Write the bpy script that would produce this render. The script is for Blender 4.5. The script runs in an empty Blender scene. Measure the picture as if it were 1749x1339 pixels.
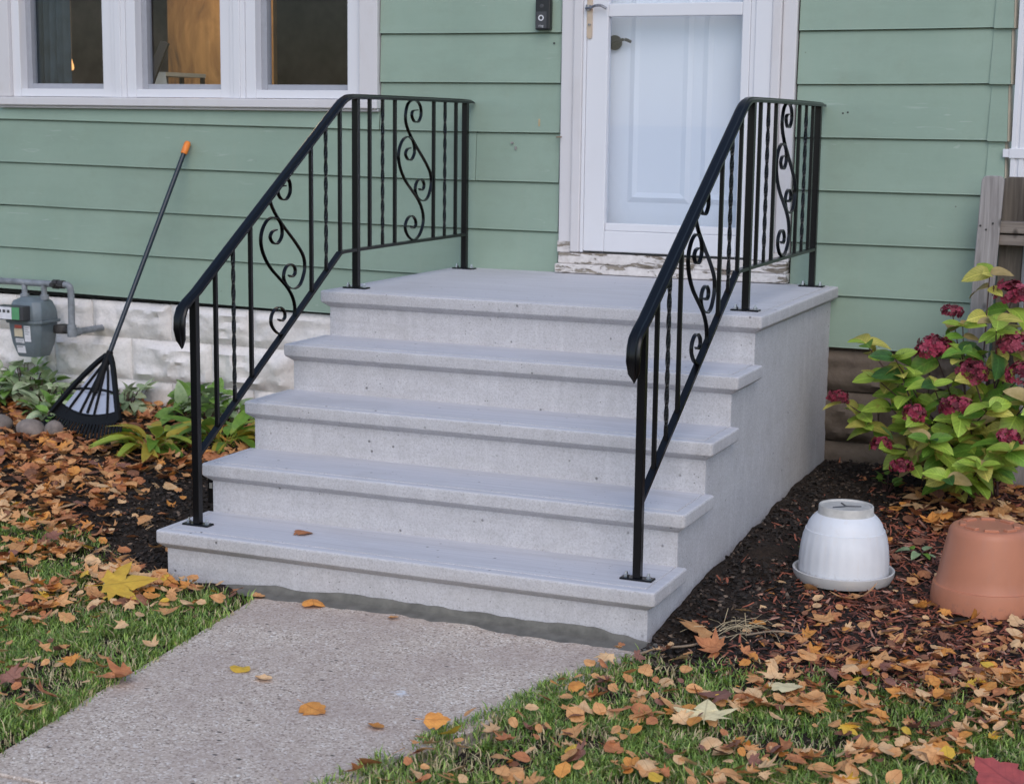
import bpy, bmesh, math, random
import numpy as np
from mathutils import Vector, Matrix, Euler
random.seed(7); rng = np.random.default_rng(11)
SC = bpy.context.scene
COL = SC.collection
R = math.radians

# ------------------------------------------------------------------ camera, sky, sun, exposure
CP = Vector((2.40065, -7.00266, 1.56338)); FPX = 2885.72
yaw, pitch, roll = -0.40369, -0.160515, 0.012807
fw = Vector((math.sin(yaw)*math.cos(pitch), math.cos(yaw)*math.cos(pitch), math.sin(pitch)))
rt = fw.cross(Vector((0, 0, 1))).normalized(); up = rt.cross(fw)
rt2 = math.cos(roll)*rt + math.sin(roll)*up; up2 = -math.sin(roll)*rt + math.cos(roll)*up
cd = bpy.data.cameras.new('camera'); cam = bpy.data.objects.new('camera', cd); COL.objects.link(cam)
cam.matrix_world = Matrix(((rt2.x, up2.x, -fw.x, CP.x), (rt2.y, up2.y, -fw.y, CP.y), (rt2.z, up2.z, -fw.z, CP.z), (0, 0, 0, 1)))
cd.sensor_fit = 'HORIZONTAL'; cd.sensor_width = 36; cd.lens = 36*FPX/1749; cd.clip_end = 1000; cd.clip_start = .05
cd.dof.use_dof = True; cd.dof.focus_distance = 5.5; cd.dof.aperture_fstop = 6.5
SC.camera = cam
SUN_EL, SUN_AZ = R(42), R(152)         # azimuth clockwise from +Y: the light comes from the front left, behind the camera
W = bpy.data.worlds.new('World'); SC.world = W; W.use_nodes = True
nt = W.node_tree; nt.nodes.clear()
sk = nt.nodes.new('ShaderNodeTexSky'); sk.sky_type = 'NISHITA'; sk.sun_disc = False
sk.sun_elevation = SUN_EL; sk.sun_rotation = SUN_AZ; sk.dust_density = 1.2; sk.air_density = 1.0; sk.ozone_density = 1.0
bg = nt.nodes.new('ShaderNodeBackground'); bg.inputs[1].default_value = 0.15
wo = nt.nodes.new('ShaderNodeOutputWorld'); nt.links.new(sk.outputs[0], bg.inputs[0]); nt.links.new(bg.outputs[0], wo.inputs[0])
sl = bpy.data.lights.new('sun', 'SUN'); sl.energy = 0.60; sl.angle = R(45); sl.color = (1, .93, .87)
so = bpy.data.objects.new('sun', sl); COL.objects.link(so)
sd = Vector((math.sin(SUN_AZ)*math.cos(SUN_EL), math.cos(SUN_AZ)*math.cos(SUN_EL), math.sin(SUN_EL)))
so.rotation_euler = (-sd).to_track_quat('-Z', 'Y').to_euler(); so.location = sd*20
SC.view_settings.view_transform = 'Standard'; SC.view_settings.look = 'None'
SC.view_settings.exposure = 0.48; SC.view_settings.gamma = 1.0; SC.view_settings.use_curve_mapping = False

# ------------------------------------------------------------------ helpers
def proj(p):
    d = Vector(p) - CP; z = d.dot(fw)
    return 874.5 + FPX*d.dot(rt2)/z, 669.5 - FPX*d.dot(up2)/z, z
def proj_np(P):
    d = P - np.array(CP); z = d @ np.array(fw)
    return 874.5 + FPX*(d @ np.array(rt2))/z, 669.5 - FPX*(d @ np.array(up2))/z, z
def sstep(a, b, x):
    t = np.clip((x-a)/(b-a), 0, 1); return t*t*(3-2*t)
_lat = rng.random((256, 256))
def vnoise(x, y):
    x = np.asarray(x, float); y = np.asarray(y, float)
    xi = np.floor(x).astype(int); yi = np.floor(y).astype(int); fx = x-xi; fy = y-yi
    fx = fx*fx*(3-2*fx); fy = fy*fy*(3-2*fy)
    g = lambda i, j: _lat[i % 256, j % 256]
    return (g(xi, yi)*(1-fx)+g(xi+1, yi)*fx)*(1-fy) + (g(xi, yi+1)*(1-fx)+g(xi+1, yi+1)*fx)*fy
def fbm(x, y, o=3):
    s = 0; a = .5; t = 0
    for k in range(o):
        s = s + a*vnoise(x*2**k+17*k, y*2**k+31*k); t += a; a *= .5
    return s/t
def gz(x, y):                       # height of the soil: rises gently to the house
    x = np.asarray(x, float); y = np.asarray(y, float)
    t = np.clip((x+.9)/1.8, 0, 1); yy = np.minimum(y, 0)
    z = (.11+.045*yy)*(1-t) + (.15+.058*yy)*t
    return np.where(y > -2.7, np.maximum(z, 0), 0.0)
def gzf(x, y): return float(gz(x, y))
def walk_l(y): return -.47 + (-2.39-y)*.106
def walk_r(y): return .80 - (-2.52-y)*.25
def lawn_l_edge(x): return np.interp(x, [-6, -2.03, -1.54, -.95, -.5], [-1.5, -1.78, -1.98, -2.34, -2.42])
def lawn_r_edge(x): return np.interp(x, [.75, 1.07, 1.22, 1.46, 1.71, 1.93, 5], [-2.52, -2.46, -2.42, -2.38, -2.35, -2.24, -2.0])

class MB:
    def __init__(s): s.v = []; s.f = []; s.m = []
    def add(s, vs, fs, mi=0):
        o = len(s.v); s.v += [tuple(v) for v in vs]; s.f += [tuple(i+o for i in f) for f in fs]; s.m += [mi]*len(fs); return s
    def box(s, x0, x1, y0, y1, z0, z1, mi=0):
        return s.add([(x0,y0,z0),(x1,y0,z0),(x1,y1,z0),(x0,y1,z0),(x0,y0,z1),(x1,y0,z1),(x1,y1,z1),(x0,y1,z1)],
                     [(0,3,2,1),(4,5,6,7),(0,1,5,4),(1,2,6,5),(2,3,7,6),(3,0,4,7)], mi)
    def sweep(s, path, prof, side=(1,0,0), closed=True, scale=None, twist=None, caps=True, mi=0):
        # prof: list of (a along side, b along normal)
        path = [Vector(p) for p in path]; n = len(path); k = len(prof); vs = []
        sd = Vector(side)
        for i, p in enumerate(path):
            t = (path[min(i+1, n-1)] - path[max(i-1, 0)]).normalized()
            a = (sd - t*sd.dot(t))
            a = a.normalized() if a.length > 1e-4 else t.orthogonal().normalized()
            b = t.cross(a)
            if b.z < -1e-6 and abs(sd.x) > .9: b = b
            sc = scale[i] if scale else 1
            if not isinstance(sc, tuple): sc = (sc, sc)
            ang = twist[i] if twist else 0; ca, sa = math.cos(ang), math.sin(ang)
            for (u, w) in prof:
                u2, w2 = (u*ca-w*sa)*sc[0], (u*sa+w*ca)*sc[1]
                vs.append(p + a*u2 + b*w2)
        fs = []
        for i in range(n-1):
            for j in range(k if closed else k-1):
                j2 = (j+1) % k
                fs.append((i*k+j, i*k+j2, (i+1)*k+j2, (i+1)*k+j))
        if caps and closed:
            fs.append(tuple(range(k-1, -1, -1))); fs.append(tuple((n-1)*k+j for j in range(k)))
        return s.add(vs, fs, mi)
    def tube(s, path, r, n=8, scale=None, mi=0, side=(1,0.01,0.02)):
        return s.sweep(path, [(r*math.cos(2*math.pi*j/n), r*math.sin(2*math.pi*j/n)) for j in range(n)], side=side, scale=scale, mi=mi)
    def lathe(s, prof, c, n=32, wob=None, mi=0, cap0=False, cap1=False):
        vs = []; k = len(prof)
        for i in range(n):
            a = 2*math.pi*i/n
            for j, (r, z) in enumerate(prof):
                rr = r*(wob(a, j) if wob else 1)
                vs.append((c[0]+rr*math.cos(a), c[1]+rr*math.sin(a), c[2]+z))
        fs = [(i*k+j, ((i+1)%n)*k+j, ((i+1)%n)*k+j+1, i*k+j+1) for i in range(n) for j in range(k-1)]
        if cap0: fs.append(tuple(i*k for i in range(n-1, -1, -1)))
        if cap1: fs.append(tuple(i*k+k-1 for i in range(n)))
        return s.add(vs, fs, mi)
    def build(s, name, mats, parent=None, smooth=False, bevel=0, seg=2, angle=30, normals=True, sharp=40):
        me = bpy.data.meshes.new(name)
        o0 = world_loc(parent) if parent else Vector((0,0,0))
        me.from_pydata([(v[0]-o0.x, v[1]-o0.y, v[2]-o0.z) for v in s.v], [], s.f)
        if not isinstance(mats, (list, tuple)): mats = [mats]
        for m in mats: me.materials.append(m)
        if len(mats) > 1: me.polygons.foreach_set('material_index', s.m)
        if bevel or normals:
            bm = bmesh.new(); bm.from_mesh(me)
            if normals: bmesh.ops.recalc_face_normals(bm, faces=bm.faces)
            if bevel:
                es = [e for e in bm.edges if len(e.link_faces) == 2 and e.calc_face_angle(0) > R(angle)]
                bmesh.ops.bevel(bm, geom=es, offset=bevel, segments=seg, affect='EDGES', profile=.6, clamp_overlap=True)
            bm.to_mesh(me); bm.free()
        if smooth:
            me.polygons.foreach_set('use_smooth', [True]*len(me.polygons))
            try: me.set_sharp_from_angle(angle=R(sharp))
            except Exception: pass
        ob = bpy.data.objects.new(name, me); COL.objects.link(ob)
        if parent: ob.parent = parent
        return ob
def world_loc(o):
    l = Vector((0,0,0))
    while o is not None: l = l + o.location; o = o.parent
    return l
def tag(o, label=None, cat=None, group=None, kind=None):
    if label: o['label'] = label
    if cat: o['category'] = cat
    if group: o['group'] = group
    if kind: o['kind'] = kind
    return o
def thing(name, loc, label, cat, group=None):
    o = bpy.data.objects.new(name, None); o.empty_display_size = .05; COL.objects.link(o); o.location = loc
    return tag(o, label, cat, group)
def copy_tree(o, parent=None):
    c = o.copy(); COL.objects.link(c); c.parent = parent
    for ch in list(o.children): copy_tree(ch, c)
    return c
def place(me, name, parent, M):
    o = bpy.data.objects.new(name, me); COL.objects.link(o); o.parent = parent; o.matrix_local = M; return o
def crom(pts, k=5):
    P = [Vector(p) for p in pts]; P = [P[0]*2-P[1]] + P + [P[-1]*2-P[-2]]; out = []
    for i in range(1, len(P)-2):
        for j in range(k):
            t = j/k; a, b, c, d = P[i-1], P[i], P[i+1], P[i+2]
            out.append(.5*((2*b)+(c-a)*t+(2*a-5*b+4*c-d)*t*t+(3*b-a-3*c+d)*t**3))
    out.append(P[-2]); return out

# ------------------------------------------------------------------ materials
class NT:
    def __init__(s, name, rough=.6, spec=.5):
        s.mat = bpy.data.materials.new(name); s.mat.use_nodes = True; s.t = s.mat.node_tree
        s.b = s.t.nodes['Principled BSDF']; s.b.inputs['Roughness'].default_value = rough
        s.b.inputs['Specular IOR Level'].default_value = spec
        s.tc = s.t.nodes.new('ShaderNodeTexCoord'); s.geo = s.t.nodes.new('ShaderNodeNewGeometry')
        s.pos = s.geo.outputs['Position']
    def n(s, ty, **kw):
        x = s.t.nodes.new(ty)
        for k, v in kw.items():
            if hasattr(x, k): setattr(x, k, v)
            else: x.inputs[k.replace('_', ' ')].default_value = v
        return x
    def l(s, a, b): s.t.links.new(a, b)
    def map(s, src, sc):
        m = s.n('ShaderNodeMapping'); m.inputs['Scale'].default_value = sc; s.l(src, m.inputs['Vector']); return m.outputs[0]
    def noise(s, src, scale, detail=4, rough=.55, dist=0):
        x = s.n('ShaderNodeTexNoise'); x.inputs['Scale'].default_value = scale; x.inputs['Detail'].default_value = detail
        x.inputs['Roughness'].default_value = rough; x.inputs['Distortion'].default_value = dist
        s.l(src, x.inputs['Vector']); return x.outputs['Fac']
    def vor(s, src, scale, feat='F1', out='Distance'):
        x = s.n('ShaderNodeTexVoronoi'); x.feature = feat; x.inputs['Scale'].default_value = scale; s.l(src, x.inputs['Vector']); return x.outputs[out]
    def ramp(s, fac, stops):
        r = s.n('ShaderNodeValToRGB'); e = r.color_ramp.elements
        while len(e) < len(stops): e.new(.5)
        for q, (p, c) in zip(e, stops):
            q.position = p; q.color = (c, c, c, 1) if not isinstance(c, tuple) else (*c, 1)
        s.l(fac, r.inputs[0]); return r.outputs[0]
    def mix(s, fac, a, b, mode='MIX'):
        m = s.n('ShaderNodeMix', data_type='RGBA', blend_type=mode)
        for sock, v in ((m.inputs[0], fac), (m.inputs[6], a), (m.inputs[7], b)):
            if isinstance(v, (int, float)): sock.default_value = v
            elif isinstance(v, tuple): sock.default_value = (*v, 1)
            else: s.l(v, sock)
        return m.outputs[2]
    def color(s, c):
        if isinstance(c, tuple): s.b.inputs['Base Color'].default_value = (*c, 1)
        else: s.l(c, s.b.inputs['Base Color'])
        return s
    def bump(s, h, strength=.3, dist=.01, prev=None):
        b = s.n('ShaderNodeBump'); b.inputs['Strength'].default_value = strength; b.inputs['Distance'].default_value = dist
        s.l(h, b.inputs['Height'])
        if prev is not None: s.l(prev, b.inputs['Normal'])
        s.l(b.outputs[0], s.b.inputs['Normal']); return b.outputs[0]
def mul(c, k): return tuple(x*k for x in c)
def simple(name, c, rough=.6, var=.15, scale=30, spec=.5, metal=0, bump=0, objrand=0):
    t = NT(name, rough, spec); t.b.inputs['Metallic'].default_value = metal
    nz = t.noise(t.pos, scale, 4)
    col = t.ramp(nz, [(.3, mul(c, 1-var)), (.7, mul(c, 1+var))])
    if objrand:
        oi = t.n('ShaderNodeObjectInfo'); v = t.ramp(oi.outputs['Random'], [(0, 1-objrand), (1, 1+objrand)])
        col = t.mix(1.0, col, v, 'MULTIPLY')
    t.color(col)
    if bump: t.bump(nz, bump, .005)
    return t.mat

def concrete_mat():
    t = NT('precast_concrete', .82, .3)
    big = t.noise(t.pos, 2.2, 5, .6); mid = t.noise(t.pos, 14, 5, .65, .4); fine = t.noise(t.pos, 160, 3)
    c = t.ramp(mid, [(.25, (.475, .47, .485)), (.5, (.545, .54, .56)), (.78, (.60, .595, .61))])
    c = t.mix(t.ramp(big, [(.38, 0.0), (.7, .4)]), c, (.46, .45, .455))
    c = t.mix(t.ramp(fine, [(.38, .45), (.55, 0.0)]), c, (.36, .35, .355))
    st = t.noise(t.map(t.pos, (26, 26, 2.0)), 1.0, 4)
    c = t.mix(t.ramp(st, [(.52, 0.0), (.72, .35)]), c, (.66, .655, .67))
    sw = t.noise(t.map(t.pos, (2.2, 70, 70)), 1.0, 4, .6)
    c = t.mix(t.ramp(sw, [(.5, 0.0), (.68, .35)]), c, (.43, .42, .435))
    wet = t.noise(t.map(t.pos, (3, 3, 6)), 1.0, 5, .7, .6); c = t.mix(t.ramp(wet, [(.55, 0.0), (.64, .22)]), c, (.40, .385, .38))
    sp = t.noise(t.pos, 420, 2); c = t.mix(t.ramp(sp, [(.60, 0.0), (.70, .5)]), c, (.25, .24, .24))
    sn = t.n('ShaderNodeSeparateXYZ'); t.l(t.geo.outputs['Normal'], sn.inputs[0]); flat = t.ramp(sn.outputs['Z'], [(.6, 0.0), (.9, 1.0)])
    br = t.noise(t.map(t.pos, (1.6, 90, 20)), 1.0, 5, .6, .3); tr = t.ramp(br, [(.3, (.485, .475, .495)), (.55, (.555, .545, .57)), (.75, (.60, .595, .615))])
    tr = t.mix(t.ramp(t.noise(t.map(t.pos, (2.5, 5, 3)), 1, 5, .65, .8), [(.5, 0.0), (.68, .45)]), tr, (.455, .44, .45))
    cast = t.mix(1.0, c, (1.0, .985, .985), 'MULTIPLY')
    grit = t.vor(t.pos, 260, 'F1', 'Color'); gs = t.n('ShaderNodeSeparateColor'); t.l(grit, gs.inputs[0])
    cast = t.mix(t.ramp(gs.outputs[0], [(.0, .45), (.14, 0.0)]), cast, (.30, .28, .27)); cast = t.mix(t.ramp(t.noise(t.map(t.pos, (4, 4, 9)), 1, 5, .7, .5), [(.53, 0.0), (.66, .30)]), cast, (.43, .415, .41))
    c = t.mix(flat, cast, tr)
    # sparse bug holes
    vd = t.vor(t.pos, 16); wn = t.noise(t.pos, 5, 2)
    hole = t.ramp(vd, [(.045, .8), (.10, 0.0)]); gate = t.ramp(wn, [(.5, 0.0), (.56, 1.0)])
    hm = t.mix(1.0, hole, gate, 'MULTIPLY')
    vd2 = t.vor(t.pos, 52); h2 = t.mix(1.0, t.ramp(vd2, [(.09, 1.0), (.15, 0.0)]), t.ramp(t.noise(t.pos, 9, 2), [(.56, 0.0), (.62, 1.0)]), 'MULTIPLY')
    c = t.mix(hm, c, (.13, .125, .12)); c = t.mix(h2, c, (.2, .19, .185)); t.color(c)
    nb = t.bump(fine, .25, .002); nb = t.bump(mid, .15, .004, nb)
    inv = t.n('ShaderNodeInvert'); t.l(hm, inv.inputs['Color']); t.bump(inv.outputs[0], .6, .004, nb)
    return t.mat
def walk_mat():
    t = NT('aggregate_concrete', .9, .25)
    v = t.vor(t.pos, 185, 'F1', 'Color'); big = t.noise(t.pos, 3, 5, .65); mid = t.noise(t.pos, 22, 4)
    sep = t.n('ShaderNodeSeparateColor'); t.l(v, sep.inputs[0])
    c = t.ramp(sep.outputs[0], [(.0, (.17, .125, .10)), (.13, (.45, .365, .295)), (.6, (.60, .495, .405)), (.88, (.72, .625, .53)), (1, (.85, .80, .74))])
    c = t.mix(t.ramp(big, [(.38, .55), (.62, 0.0)]), c, (.41, .315, .27))
    c = t.mix(t.ramp(mid, [(.25, .5), (.5, 0.0)]), c, (.43, .34, .28))
    pit = t.vor(t.map(t.pos, (1, 1.8, 1)), 13); pg = t.noise(t.pos, 7, 2)
    pm = t.mix(1.0, t.ramp(pit, [(.06, 1.0), (.13, 0.0)]), t.ramp(pg, [(.44, 0.0), (.5, 1.0)]), 'MULTIPLY')
    c = t.mix(pm, c, (.075, .062, .056))
    # chalky splash where something was spilled
    mp = t.n('ShaderNodeMapping'); mp.inputs['Location'].default_value = (-.385*11, 3.03*7, 0); mp.inputs['Scale'].default_value = (11, 7, 1); t.l(t.pos, mp.inputs['Vector'])
    ln = t.n('ShaderNodeVectorMath', operation='LENGTH'); t.l(mp.outputs[0], ln.inputs[0])
    ad = t.n('ShaderNodeMath', operation='MULTIPLY_ADD'); t.l(t.noise(t.pos, 45, 4), ad.inputs[0]); ad.inputs[1].default_value = 1.6; t.l(ln.outputs['Value'], ad.inputs[2])
    c = t.mix(t.ramp(ad.outputs[0], [(.7, .75), (1.0, 0.0)]), c, (.72, .74, .78))
    t.color(c); nb = t.bump(sep.outputs[0], .5, .004); t.bump(mid, .2, .006, nb)
    return t.mat
def siding_mat():
    t = NT('green_siding_paint', .5, .35)
    a = t.noise(t.map(t.pos, (3, 3, 3)), 1, 4); f = t.noise(t.map(t.pos, (8, 8, 120)), 1, 3); g = t.noise(t.pos, 90, 2)
    c = t.ramp(a, [(.3, (.246, .332, .266)), (.7, (.286, .376, .304))])
    c = t.mix(t.ramp(f, [(.5, 0.0), (.75, .18)]), c, (.30, .40, .31))
    d = t.noise(t.pos, 6, 5, .7); c = t.mix(t.ramp(d, [(.5, 0.0), (.75, .42)]), c, (.205, .275, .205))
    v_ = t.noise(t.map(t.pos, (30, 30, 1.5)), 1, 4); c = t.mix(t.ramp(v_, [(.55, 0.0), (.75, .22)]), c, (.31, .36, .29))
    sf = t.mix(1.0, t.ramp(t.noise(t.map(t.pos, (5, 5, 38)), 1, 3, .5, 1.6), [(.66, 0.0), (.70, .55)]), t.ramp(t.noise(t.pos, 1.7, 2), [(.52, 0.0), (.6, 1.0)]), 'MULTIPLY')
    c = t.mix(sf, c, (.38, .45, .40)); gm_ = t.noise(t.map(t.pos, (1.4, 1.4, 2.5)), 1, 5, .7); c = t.mix(t.ramp(gm_, [(.5, 0.0), (.72, .35)]), c, (.20, .25, .20))
    sc = t.mix(1.0, t.ramp(t.vor(t.pos, 14), [(.03, 1.0), (.05, 0.0)]), t.ramp(t.noise(t.pos, 4, 2), [(.58, 0.0), (.62, 1.0)]), 'MULTIPLY')
    c = t.mix(sc, c, (.12, .12, .10))
    oi = t.n('ShaderNodeObjectInfo'); c = t.mix(1.0, c, t.ramp(oi.outputs['Random'], [(0, .96), (1, 1.03)]), 'MULTIPLY')
    t.color(c); nb = t.bump(t.noise(t.map(t.pos, (1.2, 1, 7)), 1, 2), .5, .01); t.bump(g, .08, .002, nb); return t.mat
def block_mat(name, base, dirt, amt):
    t = NT(name, .75, .3)
    a = t.noise(t.pos, 9, 6, .65); b = t.noise(t.pos, 60, 4)
    c = t.ramp(a, [(.3, mul(base, .86)), (.65, base)])
    c = t.mix(t.ramp(t.noise(t.pos, 5, 6, .72, .5), [(.5, 0.0), (.75, amt)]), c, dirt)
    c = t.mix(t.ramp(b, [(.35, .35), (.5, 0.0)]), c, mul(base, .7))
    t.color(c); nb = t.bump(a, .6, .02); t.bump(b, .3, .004, nb); return t.mat
def peeling_mat():
    t = NT('peeling_white_paint', .7, .3)
    p = t.noise(t.map(t.pos, (9, 9, 34)), 1, 6, .7, .6); q = t.noise(t.pos, 3, 2)
    c = t.ramp(t.noise(t.pos, 40, 4), [(.3, (.55, .51, .49)), (.7, (.72, .68, .66))])
    m = t.ramp(p, [(.52, 0.0), (.555, 1.0)])
    wood = t.ramp(t.noise(t.map(t.pos, (6, 6, 160)), 1, 4), [(.3, (.13, .10, .075)), (.7, (.33, .29, .24))])
    c = t.mix(m, c, wood); t.color(c)
    iv = t.n('ShaderNodeInvert'); t.l(m, iv.inputs['Color']); t.bump(iv.outputs[0], .6, .004); return t.mat
def white_mat(name, c=(.74, .73, .74), dirt=.25):
    t = NT(name, .4, .4)
    a = t.noise(t.map(t.pos, (7, 7, 3)), 1, 5, .65)
    col = t.mix(t.ramp(a, [(.52, 0.0), (.8, dirt)]), c, (.5, .45, .42))
    t.color(col); t.bump(t.noise(t.map(t.pos, (40, 40, 4)), 1, 3), .06, .003); return t.mat
def pot_mat(name, c, dirt, top):
    t = NT(name, .45, .4); n1 = t.noise(t.pos, 55, 5, .7); n2 = t.noise(t.map(t.pos, (40, 40, 6)), 1, 4, .65)
    col = t.ramp(t.noise(t.pos, 9, 4), [(.3, mul(c, .92)), (.7, mul(c, 1.04))])
    tz = t.n('ShaderNodeSeparateXYZ'); t.l(t.tc.outputs['Object'], tz.inputs[0])
    lo = t.n('ShaderNodeMapRange'); lo.inputs['From Min'].default_value = top; lo.inputs['From Max'].default_value = 0; t.l(tz.outputs['Z'], lo.inputs['Value'])
    sp = t.mix(1.0, t.ramp(n1, [(.52, 0.0), (.62, 1.0)]), lo.outputs[0], 'MULTIPLY'); col = t.mix(sp, col, dirt)
    col = t.mix(t.ramp(n2, [(.54, 0.0), (.75, .28)]), col, mul(dirt, 1.5)); t.color(col); t.bump(n1, .05, .002); return t.mat
def amber_mat():  # blotchy amber painted in place of a warm reflection on the glass
    t = NT('amber_reflection', .7, .3); a = t.noise(t.map(t.pos, (5, 5, 2.4)), 1, 6, .62, 1.2); b = t.noise(t.map(t.pos, (26, 26, 2)), 1, 4)
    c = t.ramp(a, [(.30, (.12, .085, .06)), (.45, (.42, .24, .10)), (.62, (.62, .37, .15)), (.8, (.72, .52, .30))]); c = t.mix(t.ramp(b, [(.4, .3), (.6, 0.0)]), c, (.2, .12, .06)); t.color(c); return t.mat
def wood_mat(name, a, b, vert=True):
    t = NT(name, .85, .2); sc = (60, 60, 3) if vert else (3, 60, 60)
    n = t.noise(t.map(t.pos, sc), 1, 5, .6, .8); c = t.ramp(n, [(.3, a), (.7, b)])
    k = t.vor(t.map(t.pos, (9, 9, 5)), 1); c = t.mix(t.ramp(k, [(.05, .8), (.12, 0.0)]), c, mul(a, .4))
    t.color(c); t.bump(n, .4, .004); return t.mat
def glass_mat(name, tint=(.9, .93, .95), rough=.0, ior=1.5):
    m = bpy.data.materials.new(name); m.use_nodes = True; t = m.node_tree; t.nodes.clear()
    o = t.nodes.new('ShaderNodeOutputMaterial'); mx = t.nodes.new('ShaderNodeMixShader')
    tr = t.nodes.new('ShaderNodeBsdfTransparent'); tr.inputs[0].default_value = (*tint, 1)
    gl = t.nodes.new('ShaderNodeBsdfGlossy'); gl.inputs['Roughness'].default_value = rough
    fr = t.nodes.new('ShaderNodeFresnel'); fr.inputs[0].default_value = ior
    ge = t.nodes.new('ShaderNodeNewGeometry'); iv = t.nodes.new('ShaderNodeMath'); iv.operation = 'SUBTRACT'; iv.inputs[0].default_value = 1; t.links.new(ge.outputs['Backfacing'], iv.inputs[1])
    ml = t.nodes.new('ShaderNodeMath'); ml.operation = 'MULTIPLY'; t.links.new(fr.outputs[0], ml.inputs[0]); t.links.new(iv.outputs[0], ml.inputs[1])
    t.links.new(ml.outputs[0], mx.inputs[0]); t.links.new(tr.outputs[0], mx.inputs[1]); t.links.new(gl.outputs[0], mx.inputs[2]); t.links.new(mx.outputs[0], o.inputs[0])
    return m
def soil_mat():
    t = NT('soil', .95, .15)
    a = t.noise(t.pos, 11, 6, .7); b = t.noise(t.pos, 70, 5, .7)
    c = t.ramp(b, [(.3, (.012, .009, .007)), (.55, (.032, .023, .018)), (.8, (.075, .055, .042))])
    c = t.mix(t.ramp(a, [(.4, 0.0), (.7, .4)]), c, (.055, .038, .028)); t.color(c)
    nb = t.bump(a, .8, .02); t.bump(b, .8, .008, nb); return t.mat
def leafy(name, c, c2=None, rough=.5, trans=.25, objrand=.18, vein=False, dry=False):
    t = NT(name, rough, .35); c2 = c2 or mul(c, .6)
    n = t.noise(t.pos, 38, 4, .6); col = t.ramp(n, [(.32, c2), (.62, c)])
    if vein:
        sx = t.n('ShaderNodeSeparateXYZ'); t.l(t.tc.outputs['Object'], sx.inputs[0])
        ab = t.n('ShaderNodeMath', operation='ABSOLUTE'); t.l(sx.outputs['X'], ab.inputs[0])
        mid = t.ramp(ab.outputs[0], [(.008, .55), (.03, 0.0)])
        sv = t.n('ShaderNodeMath', operation='MULTIPLY_ADD'); t.l(ab.outputs[0], sv.inputs[0]); sv.inputs[1].default_value = -.9; t.l(sx.outputs['Y'], sv.inputs[2])
        fq = t.n('ShaderNodeMath', operation='MULTIPLY'); t.l(sv.outputs[0], fq.inputs[0]); fq.inputs[1].default_value = 52
        si = t.n('ShaderNodeMath', operation='SINE'); t.l(fq.outputs[0], si.inputs[0])
        vf = t.ramp(si.outputs[0], [(.72, 0.0), (1.0, .4)])
        col = t.mix(vf, col, mul(c, 1.5)); col = t.mix(mid, col, mul(c, 1.7))
        bl = t.noise(t.pos, 26, 4, .7); col = t.mix(t.ramp(bl, [(.60, 0.0), (.70, .6)]), col, (.30, .20, .06))
        rim = t.ramp(ab.outputs[0], [(.2, 0.0), (.36, .35)]); col = t.mix(rim, col, (.40, .30, .08))
    if dry:
        at = t.n('ShaderNodeAttribute'); at.attribute_name = 'leafco'; sx = t.n('ShaderNodeSeparateXYZ'); t.l(at.outputs['Vector'], sx.inputs[0])
        ab = t.n('ShaderNodeMath', operation='ABSOLUTE'); t.l(sx.outputs['X'], ab.inputs[0])
        col = t.mix(t.ramp(t.noise(at.outputs['Vector'], 3.5, 5, .7), [(.5, 0.0), (.66, .5)]), col, mul(c2, .78))
        ln = t.n('ShaderNodeVectorMath', operation='LENGTH'); t.l(at.outputs['Vector'], ln.inputs[0]); col = t.mix(t.ramp(ln.outputs['Value'], [(.36, 0.0), (.64, .35)]), col, mul(c2, .85))
        sv = t.n('ShaderNodeMath', operation='MULTIPLY_ADD'); t.l(ab.outputs[0], sv.inputs[0]); sv.inputs[1].default_value = -1.0; t.l(sx.outputs['Y'], sv.inputs[2])
        fq = t.n('ShaderNodeMath', operation='MULTIPLY'); t.l(sv.outputs[0], fq.inputs[0]); fq.inputs[1].default_value = 36
        si = t.n('ShaderNodeMath', operation='SINE'); t.l(fq.outputs[0], si.inputs[0])
        col = t.mix(t.ramp(si.outputs[0], [(.78, 0.0), (1.0, .3)]), col, mul(c2, .75)); col = t.mix(t.ramp(ab.outputs[0], [(.010, .6), (.028, 0.0)]), col, mul(c2, .65))
    oi = t.n('ShaderNodeObjectInfo'); col = t.mix(1.0, col, t.ramp(oi.outputs['Random'], [(0, 1-objrand), (1, 1+objrand)]), 'MULTIPLY')
    t.color(col); t.bump(n, .25, .004)
    if trans:
        tl = t.n('ShaderNodeBsdfTranslucent'); t.l(col, tl.inputs[0]); mx = t.n('ShaderNodeMixShader'); mx.inputs[0].default_value = trans
        out = t.t.nodes['Material Output']; t.l(t.b.outputs[0], mx.inputs[1]); t.l(tl.outputs[0], mx.inputs[2]); t.l(mx.outputs[0], out.inputs[0])
    return t.mat
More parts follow.
